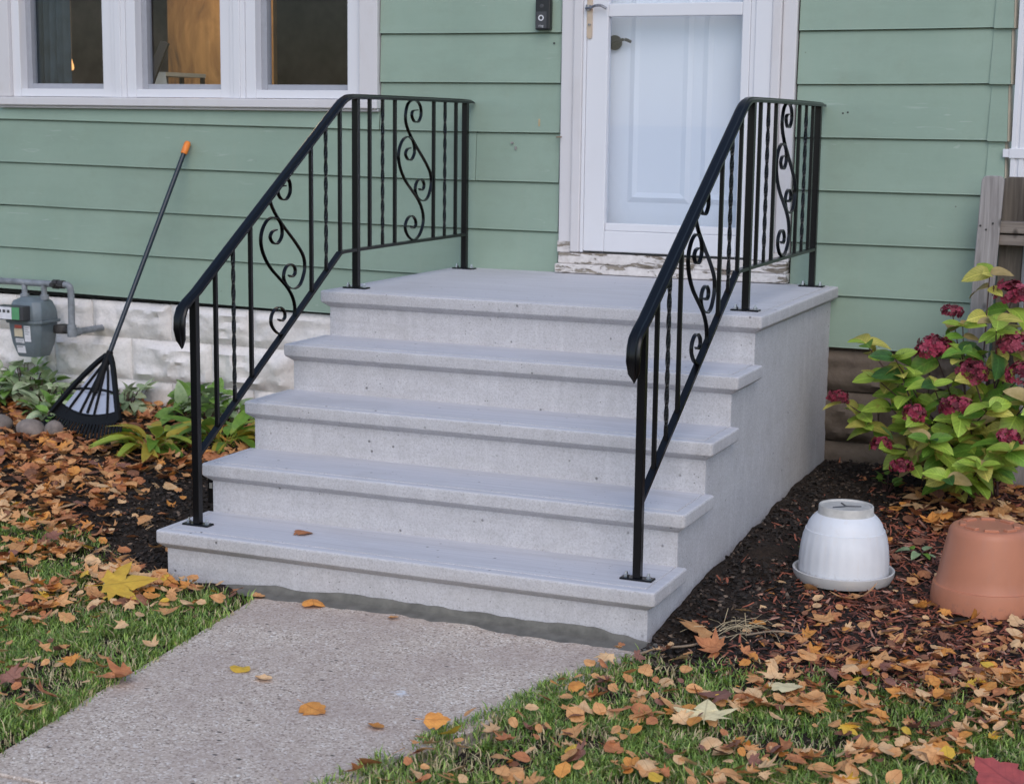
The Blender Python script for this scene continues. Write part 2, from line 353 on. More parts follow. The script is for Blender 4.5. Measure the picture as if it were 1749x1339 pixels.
M = dict(
    conc=concrete_mat(), walk=walk_mat(), siding=siding_mat(), soil=soil_mat(),
    mortar=simple('wet_mortar', (.135, .128, .112), .7, .25, 25, bump=.5),
    blockw=block_mat('white_painted_block', (.78, .74, .72), (.64, .59, .55), .22),
    blockt=block_mat('tan_bare_block', (.15, .118, .092), (.08, .062, .05), .85),
    joint=simple('block_mortar', (.66, .63, .61), .9, .2, 30),
    peel=peeling_mat(), white=white_mat('white_trim_paint', (.63, .61, .625), .4), vinyl=white_mat('white_vinyl', (.69, .69, .725), .08),
    door=white_mat('white_door_enamel', (.70, .73, .79), .05),
    sashin=simple('grey_screen_frame', (.32, .33, .37), .5, .05), dark=simple('dark_gap', (.02, .02, .02), .9),
    glass=glass_mat('window_glass', (.93, .95, .97), 0, 1.42), dglass=glass_mat('storm_door_glass', (.97, .985, 1.0), 0, 1.6),
    iron=simple('black_gloss_enamel', (.003, .003, .004), .28, .1, 20, .32), bolt=simple('zinc', (.6, .61, .63), .35, .05, metal=1),
    brass=simple('satin_nickel', (.62, .47, .36), .38, .08, metal=.7), pewter=simple('pewter_lever', (.28, .27, .29), .3, .05, metal=.9),
    blackpl=simple('black_plastic', (.012, .012, .014), .35, .1), greypl=simple('charcoal_plastic', (.05, .05, .055), .4, .1),
    ringled=simple('pale_button_ring', (.75, .75, .78), .4, .02), letter=simple('pale_lettering', (.5, .5, .52), .5, .02),
    meter=simple('blue_grey_meter_enamel', (.135, .165, .185), .45, .12, 20), pipe=simple('weathered_grey_pipe', (.20, .215, .235), .55, .35, 25, bump=.3),
    rust=simple('black_iron_fitting', (.035, .032, .032), .6, .4, 40), stk=simple('paper_sticker', (.68, .68, .72), .6, .08, 60),
    stg=simple('green_sticker', (.10, .30, .14), .5, .1), sty=simple('cream_sticker', (.6, .52, .38), .6, .08), str_=simple('red_sticker', (.48, .10, .07), .6, .1),
    rakeb=simple('black_rake_plastic', (.006, .006, .007), .65, .2, 20, .2), rakeh=simple('dark_blue_steel_handle', (.010, .018, .030), .35, .15), orange=simple('orange_grip', (.78, .22, .03), .5, .08),
    rakew=simple('grey_rake_web', (.38, .41, .50), .5, .05),
    potw=pot_mat('white_pot_plastic', (.70, .71, .74), (.42, .37, .32), .05), saucer=simple('pale_saucer_plastic', (.52, .51, .50), .5, .08, 12), pott=pot_mat('terracotta_plastic', (.47, .185, .105), (.27, .13, .095), .05),
    potlid=simple('weathered_pot_base', (.46, .44, .41), .6, .18, 25),
    fence=wood_mat('weathered_fence_wood', (.20, .18, .175), (.38, .355, .345)), fence2=wood_mat('dark_fence_wood', (.075, .062, .052), (.17, .145, .12)), fencer=wood_mat('fence_rail_wood', (.12, .10, .085), (.27, .23, .20), False),
    stone=simple('field_stone', (.20, .165, .145), .85, .35, 18, bump=.5), cream=simple('cream_metal_edge', (.62, .56, .45), .5, .1),
    twig=simple('dry_twig', (.26, .19, .13), .85, .25, 30), stem=simple('purple_brown_stem', (.075, .035, .032), .6, .2), straw=simple('dry_straw', (.42, .33, .2), .8, .2),
    room=simple('reflection_mottled_wall', (.17, .145, .135), .8, .85, 2.6), amber=amber_mat(), chair=simple('dark_chair_wood', (.02, .016, .014), .5, .2),  # room wall mottling stands in for varied reflections in the panes
    cloth=simple('pale_tablecloth', (.5, .53, .5), .8, .08), curtain=simple('blue_grey_curtain', (.045, .065, .078), .9, .25, 12),
)
# ------------------------------------------------------------------ ground, walk, mortar
def axis(lo, hi, a, b, st):
    mid = np.arange(a, b+1e-6, st); s = st; L = []; x = a
    while x > lo: s *= 1.5; x -= s; L.append(x)
    s = st; H = []; x = b
    while x < hi: s *= 1.5; x += s; H.append(x)
    return np.array(L[::-1]+list(mid)+H)
gx = axis(-320, 320, -3.8, 2.7, .04); gy = axis(-320, 320, -4.8, .2, .04)
X, Y = np.meshgrid(gx, gy); Z = gz(X, Y)
near = (np.abs(X) < 5) & (Y > -6) & (Y < .3)
Z = Z + np.where(near, (fbm(X*9, Y*9)-.5)*.02, 0)
# loose soil heaped against the right side of the steps
heap = np.exp(-((X-.98)/.13)**2)*sstep(-2.35, -1.9, Y)*(1-sstep(-.6, 0, Y))
Z = Z + heap*(.005+.085*fbm(X*6+3, Y*6))*np.where(near, 1, 0)
inw = (X > walk_l(Y)-.02) & (X < walk_r(Y)+.12) & (Y < -2.28) & (Y > -5.4)
Z = np.where(inw, -.05, Z); Z = np.where((Y < -5.4) | (np.abs(X) > 5), -.02, Z)
nx, ny = len(gx), len(gy)
def np_mesh(name, V, F, mats, midx=None, smooth=False):
    V = np.asarray(V, np.float32).reshape(-1, 3); F = np.asarray(F, np.int32); k = F.shape[1]
    me = bpy.data.meshes.new(name); me.vertices.add(len(V)); me.vertices.foreach_set('co', V.ravel())
    me.loops.add(F.size); me.loops.foreach_set('vertex_index', F.ravel())
    me.polygons.add(len(F)); me.polygons.foreach_set('loop_start', np.arange(0, F.size, k, dtype=np.int32))
    for m in mats: me.materials.append(m)
    if midx is not None: me.polygons.foreach_set('material_index', np.asarray(midx, np.int32))
    if smooth: me.polygons.foreach_set('use_smooth', np.ones(len(F), bool))
    me.update(calc_edges=True); me.validate()
    o = bpy.data.objects.new(name, me); COL.objects.link(o); return o
ii, jj = np.meshgrid(np.arange(nx-1), np.arange(ny-1)); a = (jj*nx+ii).ravel()
g = np_mesh('ground', np.stack([X, Y, Z], -1).reshape(-1, 3), np.stack([a, a+1, a+nx+1, a+nx], -1), [M['soil']], smooth=True)
tag(g, kind='structure')
wk = bpy.data.objects.new('walkway', None); COL.objects.link(wk); wk['kind'] = 'structure'
for (ya, yb) in ((-2.30, -3.952), (-3.964, -5.35)):
    m = MB(); n = 16; top = []
    ys = np.linspace(ya, yb, n+1)
    L = [(walk_l(y)+.012*(vnoise(y*7, 3)-.5), y) for y in ys]; Rr = [(walk_r(y)+.05, y) for y in ys]
    vs = [(x, y, 0.004) for x, y in L] + [(x, y, 0.004) for x, y in Rr] + [(x, y, -.1) for x, y in L] + [(x, y, -.1) for x, y in Rr]
    k = n+1; fs = [(i, i+1, k+i+1, k+i) for i in range(n)] + [(i, 2*k+i, 2*k+i+1, i+1) for i in range(n)] + [(k+i, k+i+1, 3*k+i+1, 3*k+i) for i in range(n)] + [(0, k, 3*k, 2*k), (n, 2*k+n, 3*k+n, k+n)]
    m.add(vs, fs); m.build('walk_slab', M['walk'], wk, bevel=.004, seg=1, angle=60)
# mortar smeared along the foot of the first step
m = MB(); xs = np.linspace(-.62, .90, 150); rows = []
for x in xs:
    out = .010+.075*fbm(np.array(x*3.6), np.array(7.0), 4)+.03*fbm(np.array(x*23), np.array(2.0)); out *= min(1, (x+.64)/.12)
    upz = .006+.040*fbm(np.array(x*6+9), np.array(1.3), 4)*min(1, (x+.64)/.2)*max(0, min(1, (.9-x)/.1))+.004
    rows.append([(x, -2.3365, upz), (x, -2.3395, upz-.004), (x, -2.343, min(.014, upz*.8)), (x, -2.352, .009), (x, -2.335-out*.6, .0085), (x, -2.337-out, .0042)])
m.add([p for r in rows for p in r], [(i*6+j, (i+1)*6+j, (i+1)*6+j+1, i*6+j+1) for i in range(149) for j in range(5)])
tag(m.build('mortar_fillet', M['mortar'], smooth=True), kind='structure')

# ------------------------------------------------------------------ house
house = thing('house', (-1.0, 0.1, .1), 'house with green lap siding, white window trim and white storm door behind the steps', 'house')
WX0, WX1, WZ0 = -3.43, -1.266, 1.60          # window opening
DX0, DX1 = -.365, .674                        # door casing
lv = [.635+.2165*k for k in range(-0, 13)]
def lev(k, x):                                # the courses run a little out of level
    z = .635+.2165*k
    return z + float(np.interp(x, [-4.5, -3.46, -1.7, -1.2, .7, 1.5], [.028, .028, .008, .002, 0, .006 if k > 4 else .0]))
def board(k, x0, x1, zc=None, y0=0):
    nseg = max(2, int((x1-x0)/.25)); xs = np.linspace(x0, x1, nseg+1); m = MB(); vs = []
    for x in xs:
        zb = lev(k, x)+.0015*(random.random()-.5); zt = lev(k+1, x)+.006
        if zc is not None: zt = min(zt, zc)
        w = .0012*(random.random()-.5)
        zl = min(lev(k+1, x)-.0075+.0008*(random.random()-.5), zt-.001) if zc is None else zt-.001
        vs += [(x, -.018+w, zb), (x, -.004+w, zb+.001), (x, .0045, zt), (x, .004, zl+.0005), (x, -.005+w, zl), (x, -.0165+w, zb+.0035)]
    fs = []; K = 6
    for i in range(nseg):
        q = i*K; fs += [(q+j, q+(j+1)%K, q+K+(j+1)%K, q+K+j) for j in range(K)]
    fs += [tuple(range(K)), tuple(nseg*K+j for j in range(K-1, -1, -1))]
    m.add(vs, fs); return m.build('siding_board', M['siding'], house)
joints = {3: [-.775]}
for k in range(0, 11):
    z0 = .635+.2165*k
    if k < 4:
        xs = [-4.6] + joints.get(k, []) + [DX0-.006]
        for a_, b_ in zip(xs, xs[1:]): board(k, a_, b_-.0025)
    elif k == 4:
        board(k, -4.6, WX1-.001, 1.590); board(k, WX1+.006, DX0-.007)
    else:
        board(k, -4.6, WX0-.004); board(k, WX1+.006, DX0-.007)
    board(k, DX1+.007, 1.4625)
    # folded metal corner cap
    xb = lev(k, 1.5); c = MB(); zt = xb+.2165+.004; zb = xb-.004; o_ = random.uniform(-.004, .004)
    c.add([(1.4575+o_, -.027, zb), (1.5355, -.029, zb), (1.541, .06, zb), (1.4625+o_, -.0085, zt), (1.525, -.0085, zt), (1.528, .06, zt),
           (1.4575+o_, -.015, zb), (1.4625+o_, -.002, zt)], [(0, 1, 4, 3), (1, 2, 5, 4), (0, 3, 7, 6), (0, 6, 1), (1, 6, 2)])
    c.build('corner_cap', M['siding'], house, normals=False)
    if k >= 3:
        e = MB(); e.add([(1.537, -.027, zb), (1.546, .004, zb), (1.549, .06, zb), (1.5265, -.008, zt), (1.534, .008, zt), (1.536, .06, zt)], [(0, 1, 4, 3), (1, 2, 5, 4)])
        e.build('corner_cap_edge', M['cream'], house, normals=False)
# sheathing behind the boards, with the openings left out
sh = MB()
sh.box(-4.6, DX0+.03, .008, .12, .640, WZ0); sh.box(-4.6, WX0+.03, .006, .12, WZ0+.001, 3.05); sh.box(WX1-.03, DX0+.03, .006, .12, WZ0+.001, 3.05); sh.box(DX1-.03, 1.525, .006, .12, .640, 3.05)
sh.box(WX0+.03, WX1-.03, .006, .12, 2.95, 3.05); sh.box(DX0+.03, DX1-.03, .006, .12, 2.98, 3.05); sh.box(DX0+.03, DX1-.03, .006, .12, .640, .89)
sh.build('wall', M['dark'], house)
sw = MB(); sw.box(1.50, 1.524, .121, 5.0, .64, 3.05); sw.build('side_wall', M['siding'], house)
# foundation of rock faced blocks
def rockblock(x0, x1, z0, z1, mat, seed):
    nx_, nz_ = 22, 11; m = MB(); vs = []
    for j in range(nz_+1):
        for i in range(nx_+1):
            u, w = i/nx_, j/nz_; x = x0+(x1-x0)*u; z = z0+(z1-z0)*w
            ed = min(min(u, 1-u)*(x1-x0), min(w, 1-w)*(z1-z0))/.035; ed = min(1, ed)
            rg = 1-abs(2*float(fbm(np.array(u*4.5+seed*1.7+w), np.array(w*2.6+seed*.9), 3))-1); d = ed*(.006+.045*rg*rg*float(vnoise(u*2.6+seed*3.1, w*1.5+seed))+.016*float(vnoise(u*7+seed, w*5)))
            vs.append((x, .012-d, z))
    k = nx_+1; fs = [(j*k+i, j*k+i+1, (j+1)*k+i+1, (j+1)*k+i) for j in range(nz_) for i in range(nx_)]
    o = len(vs); rim = [i for i in range(k)] + [j*k+nx_ for j in range(1, nz_+1)] + [nz_*k+i for i in range(nx_-1, -1, -1)] + [j*k for j in range(nz_-1, 0, -1)]
    vs += [(vs[i][0], .06, vs[i][2]) for i in rim]; n = len(rim)
    fs += [(rim[i], o+i, o+(i+1) % n, rim[(i+1) % n]) for i in range(n)]
    m.add(vs, fs); return m.build('foundation_block', mat, house, smooth=True)
s_ = 0
for r, (z0, z1) in enumerate(((.023, .229), (.237, .441), (.449, .655))):
    x = -4.6 + (.235 if r % 2 else 0)-.0
    x0 = -2.92-.475*4 + (.0 if r % 2 == 0 else -.24)
    while x0 < -.9:
        s_ += 1; rockblock(x0+.004, x0+.471, z0, min(z1, .628 if r == 2 else z1), M['blockw'], s_); x0 += .475
    x0 = .80 + (0 if r % 2 == 0 else -.2)
    while x0 < 1.45:
        s_ += 1; rockblock(x0+.004, min(x0+.471, 1.52), z0, min(z1, .618 if r == 2 else z1), M['blockt'], s_); x0 += .475
b = MB(); b.box(-4.6, .8, .016, .2, -.2, .628); b2 = MB(); b2.box(.8, 1.5, .030, .2, -.2, .628); b2.build('foundation_core', M['blockt'], house); b.build('foundation_core', M['joint'], house)
# window: casing, three sashes
win = MB()
win.box(WX0, WX0+.075, -.034, .05, 1.640, 2.9); win.box(WX1-.094, WX1, -.034, .05, 1.640, 2.9); win.box(WX0+.002, WX1-.002, -.032, .05, 2.84, 2.9)
wo_ = win.build('window', M['white'], house, bevel=.004)
sill = MB(); sill.box(WX0-.012, WX1+.006, -.050, .05, 1.598, 1.6385); sill.box(WX0-.004, WX1, -.030, .012, 1.584, 1.5978)
sill.build('sill', M['white'], wo_, bevel=.005)
for xm in (-2.702, -2.022):
    mu = MB(); mu.box(xm-.042, xm+.042, -.018, .05, 1.6395, 2.838); mu.box(xm-.018, xm+.018, -.026, -.0175, 1.6395, 2.838); mu.build('mullion', M['vinyl'], wo_, bevel=.003)
for (a_, b_) in ((-3.305, -2.80), (-2.605, -2.120), (-1.925, -1.432)):
    fr = MB(); fx0, fx1 = a_-.048, b_+.052
    lo = {-3.305: -3.354, -2.605: -2.659, -1.925: -1.979}[a_]; hi = {-2.80: -2.745, -2.120: -2.065, -1.432: -1.361}[b_]
    fr.box(lo, a_, -.012, .085, 1.640, 2.837); fr.box(b_, hi, -.012, .085, 1.640, 2.837); fr.box(a_, b_, -.010, .085, 1.641, 1.680); fr.box(a_, b_, -.010, .085, 2.79, 2.836)
    fr.build('sash_frame', M['vinyl'], wo_, bevel=.003)
    sf = MB(); y0, y1 = .020, .083; w_ = .032
    sf.box(a_+.0005, a_+w_, y0+.02, y1, 1.6805, 2.789); sf.box(b_-.012, b_-.0005, y0+.02, y1, 1.6805, 2.789); sf.box(a_+w_, b_-.012, y0+.022, y1, 1.6805, 1.706); sf.box(a_+w_, b_-.012, y0+.022, y1, 2.76, 2.789)
    sf.build('screen_frame', M['sashin'], wo_, bevel=.002)
    p = MB(); p.box(a_+.005, b_-.005, .066, .069, 1.70, 2.77); p.build('pane', M['glass'], wo_)
# room behind the window
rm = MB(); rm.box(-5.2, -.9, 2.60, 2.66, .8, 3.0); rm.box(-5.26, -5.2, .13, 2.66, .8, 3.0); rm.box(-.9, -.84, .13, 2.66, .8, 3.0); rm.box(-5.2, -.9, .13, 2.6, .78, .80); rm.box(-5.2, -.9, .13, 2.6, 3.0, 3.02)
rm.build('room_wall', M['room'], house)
am = MB(); am.box(-3.32, -2.62, 1.30, 1.34, .801, 2.98); am.build('reflection_panel', M['amber'], house)  # added panel; its amber colour stands in for an orange window reflection
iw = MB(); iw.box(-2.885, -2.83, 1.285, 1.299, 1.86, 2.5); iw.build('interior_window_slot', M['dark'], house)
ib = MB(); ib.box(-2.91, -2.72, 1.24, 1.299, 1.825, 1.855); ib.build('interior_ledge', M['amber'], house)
for (a_, b_, sg) in ((-3.345, -3.12, 0), (-1.60, -1.40, 1)):
    cu = MB(); n = 24; vs = []
    for i in range(n+1):
        u = i/n; x = a_+(b_-a_)*u; y = .15+.018*math.sin(u*34)
        spread = (1-u) if sg == 0 else u
        zl = 1.62 if sg == 0 else 1.78+.9*(1-u)
        vs += [(x, y, zl), (x, y+.004, 2.95)]
    cu.add(vs, [(2*i, 2*i+2, 2*i+3, 2*i+1) for i in range(n)]); tag(cu.build('curtain', M['curtain'], smooth=True, normals=False), ('blue grey curtain hanging inside the leftmost window pane', 'blue grey curtain corner inside the window pane nearest the porch')[sg], 'curtain')
tb = thing('table', (-2.95, .78, .8), 'pale cloth covered table seen through the middle window pane', 'table')
t_ = MB(); t_.box(-3.03, -2.87, .62, 1.0, 1.76, 1.78); t_.build('tabletop', M['cloth'], tb)
t_ = MB(); t_.add([(-3.035, .615, 1.761), (-2.865, .615, 1.761), (-2.80, .60, 1.45), (-3.06, .60, 1.45)], [(0, 1, 2, 3)]); t_.build('tablecloth_drop', M['cloth'], tb, normals=False)
for x, y in ((-3.02, .63), (-2.885, .63), (-3.02, .99), (-2.885, .99)):
    t_ = MB(); t_.box(x-.01, x+.01, y-.01, y+.01, .801, 1.76); t_.build('leg', M['chair'], tb)
ch = thing('chair', (-2.95, .45, .8), 'dark wooden chair with a raked back seen through the middle window pane', 'chair')
for dx in (0, .0):
    pass
c_ = MB(); c_.sweep([(-2.875, .40, 1.6), (-2.785, .50, 1.93)], [(-.022, -.012), (.022, -.012), (.022, .012), (-.022, .012)], side=(1, .3, 0)); c_.build('back_post', M['chair'], ch)
c_ = MB(); c_.box(-3.12, -2.94, .3, .55, 1.58, 1.61); c_.build('seat', M['chair'], ch)
for x, y in ((-3.1, .32), (-2.96, .32), (-3.1, .53), (-2.96, .53)):
    c_ = MB(); c_.box(x-.012, x+.012, y-.012, y+.012, .801, 1.579); c_.build('leg', M['chair'], ch)
lp = thing('pendant_lamp', (-3.42, .55, 1.80), 'small glowing teardrop pendant lamp seen through the leftmost window pane', 'lamp')
em = bpy.data.materials.new('amber_bulb'); em.use_nodes = True; eb = em.node_tree.nodes['Principled BSDF']; eb.inputs['Base Color'].default_value = (.8, .4, .12, 1)
eb.inputs['Emission Color'].default_value = (1, .5, .18, 1); eb.inputs['Emission Strength'].default_value = .9
q = MB(); q.lathe([(.001, .05), (.004, .035), (.010, .015), (.0125, 0), (.010, -.010), (.001, -.014)], (-3.42, .55, 1.80), 14); q.build('bulb', em, lp, smooth=True)
q = MB(); q.tube([(-3.42, .55, 1.845), (-3.42, .55, 3.0)], .0018, 6); q.build('cord', M['twig'], lp)
ld = bpy.data.lights.new('unseen_amber_light', 'POINT'); ld.energy = 11; ld.color = (1, .70, .40); ld.shadow_soft_size = .12
lo_ = bpy.data.objects.new('unseen_amber_light', ld); COL.objects.link(lo_); lo_.location = (-2.72, .55, 2.40)  # unseen light added to brighten the amber panel and tablecloth
# door
ds = MB(); ds.box(DX0, -.305, -.030, .04, .982, 2.95); ds.box(-.3045, -.262, -.044, .04, .985, 2.95); ds.box(.572, .612, -.044, .04, .985, 2.95); ds.box(.6125, DX1, -.030, .04, .982, 2.95); ds.box(DX0+.001, DX1-.001, -.032, .04, 2.951, 3.04)
dc = ds.build('door_casing', M['white'], house, bevel=.006)
zb_ = MB(); zb_.box(-.2615, -.247, -.036, .03, .985, 2.95); zb_.box(.478, .50, -.028, .03, .985, 2.95); zb_.box(.5005, .5715, -.036, .03, .985, 2.95); zb_.build('door_frame', M['vinyl'], dc, bevel=.003)
dsl = MB(); dsl.box(DX0-.004, DX1+.002, -.060, .10, .8925, .932); dsl.box(DX0+.004, DX1-.004, -.040, .10, .9325, .9815); dsl.build('door_sill', M['peel'], house, bevel=.006)
pl = MB(); pl.box(DX0-.002, DX0+.058, -.0335, -.0301, .983, 1.03); pl.build('peeling_casing_foot', M['peel'], dc)
pl = MB(); pl.box(.61, DX1+.0015, -.0335, -.0301, .983, 1.02); pl.build('peeling_casing_foot', M['peel'], dc)
st = MB(); st.box(-.2465, -.150, -.030, .010, .991, 2.9); st.box(.442, .4775, -.030, .010, .991, 2.9); st.box(-.1498, .4418, -.029, .010, .991, 1.082); st.box(-.1498, .4418, -.029, .010, 1.998, 2.052); st.box(-.1498, .4418, -.029, .010, 2.80, 2.9)
sd_ = st.build('storm_door', M['vinyl'], house, bevel=.004)
bd = MB()
bd.box(-.1496, .4416, -.021, .008, 1.0825, 1.116); bd.build('glazing_bead', M['vinyl'], sd_, bevel=.005)
g_ = MB(); g_.box(-.149, .441, -.006, -.003, 1.117, 1.9975); g_.build('pane', M['dglass'], sd_)
g_ = MB(); g_.box(-.149, .441, -.006, -.003, 2.0525, 2.799); g_.build('pane', M['dglass'], sd_)
g_ = MB(); g_.box(-.150, .442, -.0325, -.0285, .9825, .9905); g_.build('sweep', M['dark'], sd_)
pts = [(-.246-.0+.012*math.cos(t)+.012, 0, 1.917+.012*math.sin(t)) for t in np.linspace(math.pi, 2*math.pi, 9)] + [(-.222, 0, 2.15), (-.246, 0, 2.15)]
hp = MB(); n = len(pts); hp.add([(p[0], -.036, p[2]) for p in pts]+[(p[0], -.0295, p[2]) for p in pts], [tuple(range(n)), tuple(range(2*n-1, n-1, -1))]+[(i, n+i, n+(i+1) % n, (i+1) % n) for i in range(n)])
hp.build('handle_plate', M['brass'], sd_)
hl = MB(); hl.lathe([(.001, -.012), (.011, -.012), (.011, .012), (.001, .012)], (-.236, -.05, 2.035), 12)
hl.tube(crom([(-.245, -.055, 2.033), (-.225, -.062, 2.033), (-.20, -.062, 2.042), (-.175, -.06, 2.043), (-.15, -.056, 2.030)]), .006, 8); hl.build('lever', M['pewter'], sd_, smooth=True)
hk = MB(); hk.lathe([(.0005, -.004), (.006, -.004), (.006, .004), (.0005, .004)], (-.234, -.0385, 1.965), 10); hk.build('keyhole', M['pewter'], sd_)
idr = MB(); idr.box(-.20, .50, .085, .125, .985, 2.95)
ind = idr.build('entry_door', M['door'], house, bevel=.003)
for (x0, x1, z0, z1) in ((-.085, .20, 1.205, 2.7), (.245, .47, 1.205, 2.7)):
    f = MB(); w_ = .022
    f.add([(x0, .0845, z0), (x1, .0845, z0), (x1, .0845, z1), (x0, .0845, z1), (x0+w_, .0775, z0+w_), (x1-w_, .0775, z0+w_), (x1-w_, .0775, z1-w_), (x0+w_, .0775, z1-w_), (x0+2*w_, .0825, z0+2*w_), (x1-2*w_, .0825, z0+2*w_), (x1-2*w_, .0825, z1-2*w_), (x0+2*w_, .0825, z1-2*w_)],
          [(0, 1, 5, 4), (1, 2, 6, 5), (2, 3, 7, 6), (3, 0, 4, 7), (4, 5, 9, 8), (5, 6, 10, 9), (6, 7, 11, 10), (7, 4, 8, 11), (8, 9, 10, 11)])
    f.build('door_panel', M['door'], ind)
ij = MB(); ij.box(-.2465, -.201, .02, .12, .985, 2.95); ij.box(.5005, .56, .0305, .12, .985, 2.95); ij.build('door_jamb', M['door'], house)
kn = MB(); kn.lathe([(.001, -.006), (.032, -.006), (.032, .006), (.001, .006)], (0, 0, 0), 18)
kn.v = [(-.155+v[0], .072+v[2], 1.893+v[1]) for v in kn.v]
kn.tube(crom([(-.155, .05, 1.893), (-.13, .045, 1.899), (-.10, .045, 1.905), (-.072, .045, 1.895)]), .007, 8); kn.build('door_lever', M['blackpl'], ind, smooth=True)
# small marks left on the boards
for (x, z, w_, h_, mt) in ((-.470, 1.545, .008, .032, 'straw'), (-.600, 1.455, .010, .008, 'fence'), (-.582, 1.432, .007, .014, 'fence')):
    q = MB(); zz = z; q.box(x-w_/2, x+w_/2, -.0172, -.008, zz-h_/2, zz+h_/2); q.build('paint_scar', M[mt], house)
for (x, z) in ((.875, 1.600), (.895, 1.604), (.873, 1.572), (.892, 1.577), (-.407, 1.888)):
    q = MB(); q.lathe([(.0004, -.002), (.0042, -.002), (.0042, .002), (.0004, .002)], (0, 0, 0), 8); q.v = [(x+v[0], -.0105+v[2], z+v[1]) for v in q.v]; q.build('screw_hole', M['rust'], house)
q = MB(); q.tube([(-.384, -.02, 1.4835), (-.375, -.04, 1.484), (-.352, -.045, 1.485)], .0035, 6); q.build('wire_stub', M['twig'], house)

# doorbell
db = thing('video_doorbell', (-.449, -.016, 1.94), 'black video doorbell with a round pale ringed button on the siding beside the door', 'doorbell')
q = MB(); q.box(-.484, -.414, -.046, -.014, 1.944, 2.078); q.build('body', M['blackpl'], db, bevel=.006)
q = MB(); q.box(-.480, -.430, -.0475, -.0462, 1.950, 2.022); q.build('lower_face', M['greypl'], db, bevel=.002, seg=1)
q = MB(); q.lathe([(.0125, -.002), (.0125, .001), (.0085, .001), (.0085, -.002)], (0, 0, 0), 20); q.v = [(-.4555+v[0], -.0485-v[2], 1.995+v[1]) for v in q.v]; q.build('button_ring', M['ringled'], db)
q = MB(); q.lathe([(.0005, .001), (.008, .0005), (.011, -.003)], (0, 0, 0), 16); q.v = [(-.4535+v[0], -.047-v[2], 2.045+v[1]) for v in q.v]; q.build('lens', M['greypl'], db)
cu = bpy.data.curves.new('word', 'FONT'); cu.body = 'ring'; cu.size = .015; cu.align_x = 'CENTER'; cu.extrude = .0004
to = bpy.data.objects.new('word', cu); COL.objects.link(to); bpy.context.view_layer.update()
me = bpy.data.meshes.new_from_object(to.evaluated_get(bpy.context.evaluated_depsgraph_get())); bpy.data.objects.remove(to)
me.materials.clear(); me.materials.append(M['letter'])
place(me, 'lettering', db, Matrix.Translation(Vector((-.4555, -.0483, 1.957))-db.location) @ Matrix.Rotation(R(90), 4, 'X'))

# downspout
dp = thing('downspout', (1.60, -.0, .2), 'white ribbed downspout at the house corner behind the fence', 'downspout')
prof = []
for (x, y) in ((1.553, -.03), (1.568, -.03), (1.572, -.024), (1.58, -.024), (1.584, -.03), (1.60, -.03), (1.604, -.024), (1.612, -.024), (1.616, -.03), (1.632, -.03), (1.636, -.024), (1.644, -.024), (1.65, -.03), (1.664, -.03), (1.664, .05), (1.553, .05)): prof.append((x, y))
q = MB(); n = len(prof); q.add([(x, y, .25) for x, y in prof]+[(x, y, 3.0) for x, y in prof], [(i, (i+1) % n, n+(i+1) % n, n+i) for i in range(n)]); q.build('pipe', M['vinyl'], dp)
q = MB(); q.box(1.546, 1.668, -.036, .052, 1.432, 1.470); q.box(1.522, 1.5455, -.034, -.030, 1.435, 1.468); q.build('strap', M['vinyl'], dp, bevel=.002)
# fence
fn = thing('fence', (1.9, -.12, .13), 'weathered grey wooden picket fence at the right edge beside the house corner', 'fence')
def picket(x, w_, y, top, mat, lean=0):
    c = .018; b0 = .1
    o = [(x-w_/2, b0), (x+w_/2, b0), (x+w_/2, top-c), (x+w_/2-c*.35, top-c*.3), (x+w_/2-c, top), (x-w_/2+c, top), (x-w_/2+c*.35, top-c*.3), (x-w_/2, top-c)]
    o = [(a_+lean*(z-b0), z) for a_, z in o]; n = len(o); m = MB()
    m.add([(a_, y, z) for a_, z in o]+[(a_, y+.018, z) for a_, z in o], [tuple(range(n)), tuple(range(2*n-1, n-1, -1))]+[(i, n+i, n+(i+1) % n, (i+1) % n) for i in range(n)])
    p = m.build('picket', mat, fn, bevel=.003, seg=1); return p
picket(1.462, .086, -.15, 1.365, M['fence'], .035)
for i in range(8): picket(1.566+.118*i, .092, (-.062, -.15)[i % 2], 1.36+.008*math.sin(i*2.1), M['fence2'] if i % 2 == 0 else M['fence'], .012)
for (z0, z1) in ((1.095, 1.135), (1.142, 1.187), (.42, .50)):
    q = MB(); q.box(1.46, 2.5, -.130, -.064, z0, z1); q.build('rail', M['fencer'], fn, bevel=.004)
for (x, z) in ((1.468, 1.17), (1.49, 1.155), (1.515, 1.18)):
    q = MB(); q.lathe([(.0005, -.002), (.004, -.002), (.004, .002), (.0005, .002)], (0, 0, 0), 8); q.v = [(x+v[0], -.151+v[2], z+v[1]) for v in q.v]; q.build('nail', M['rust'], fn)

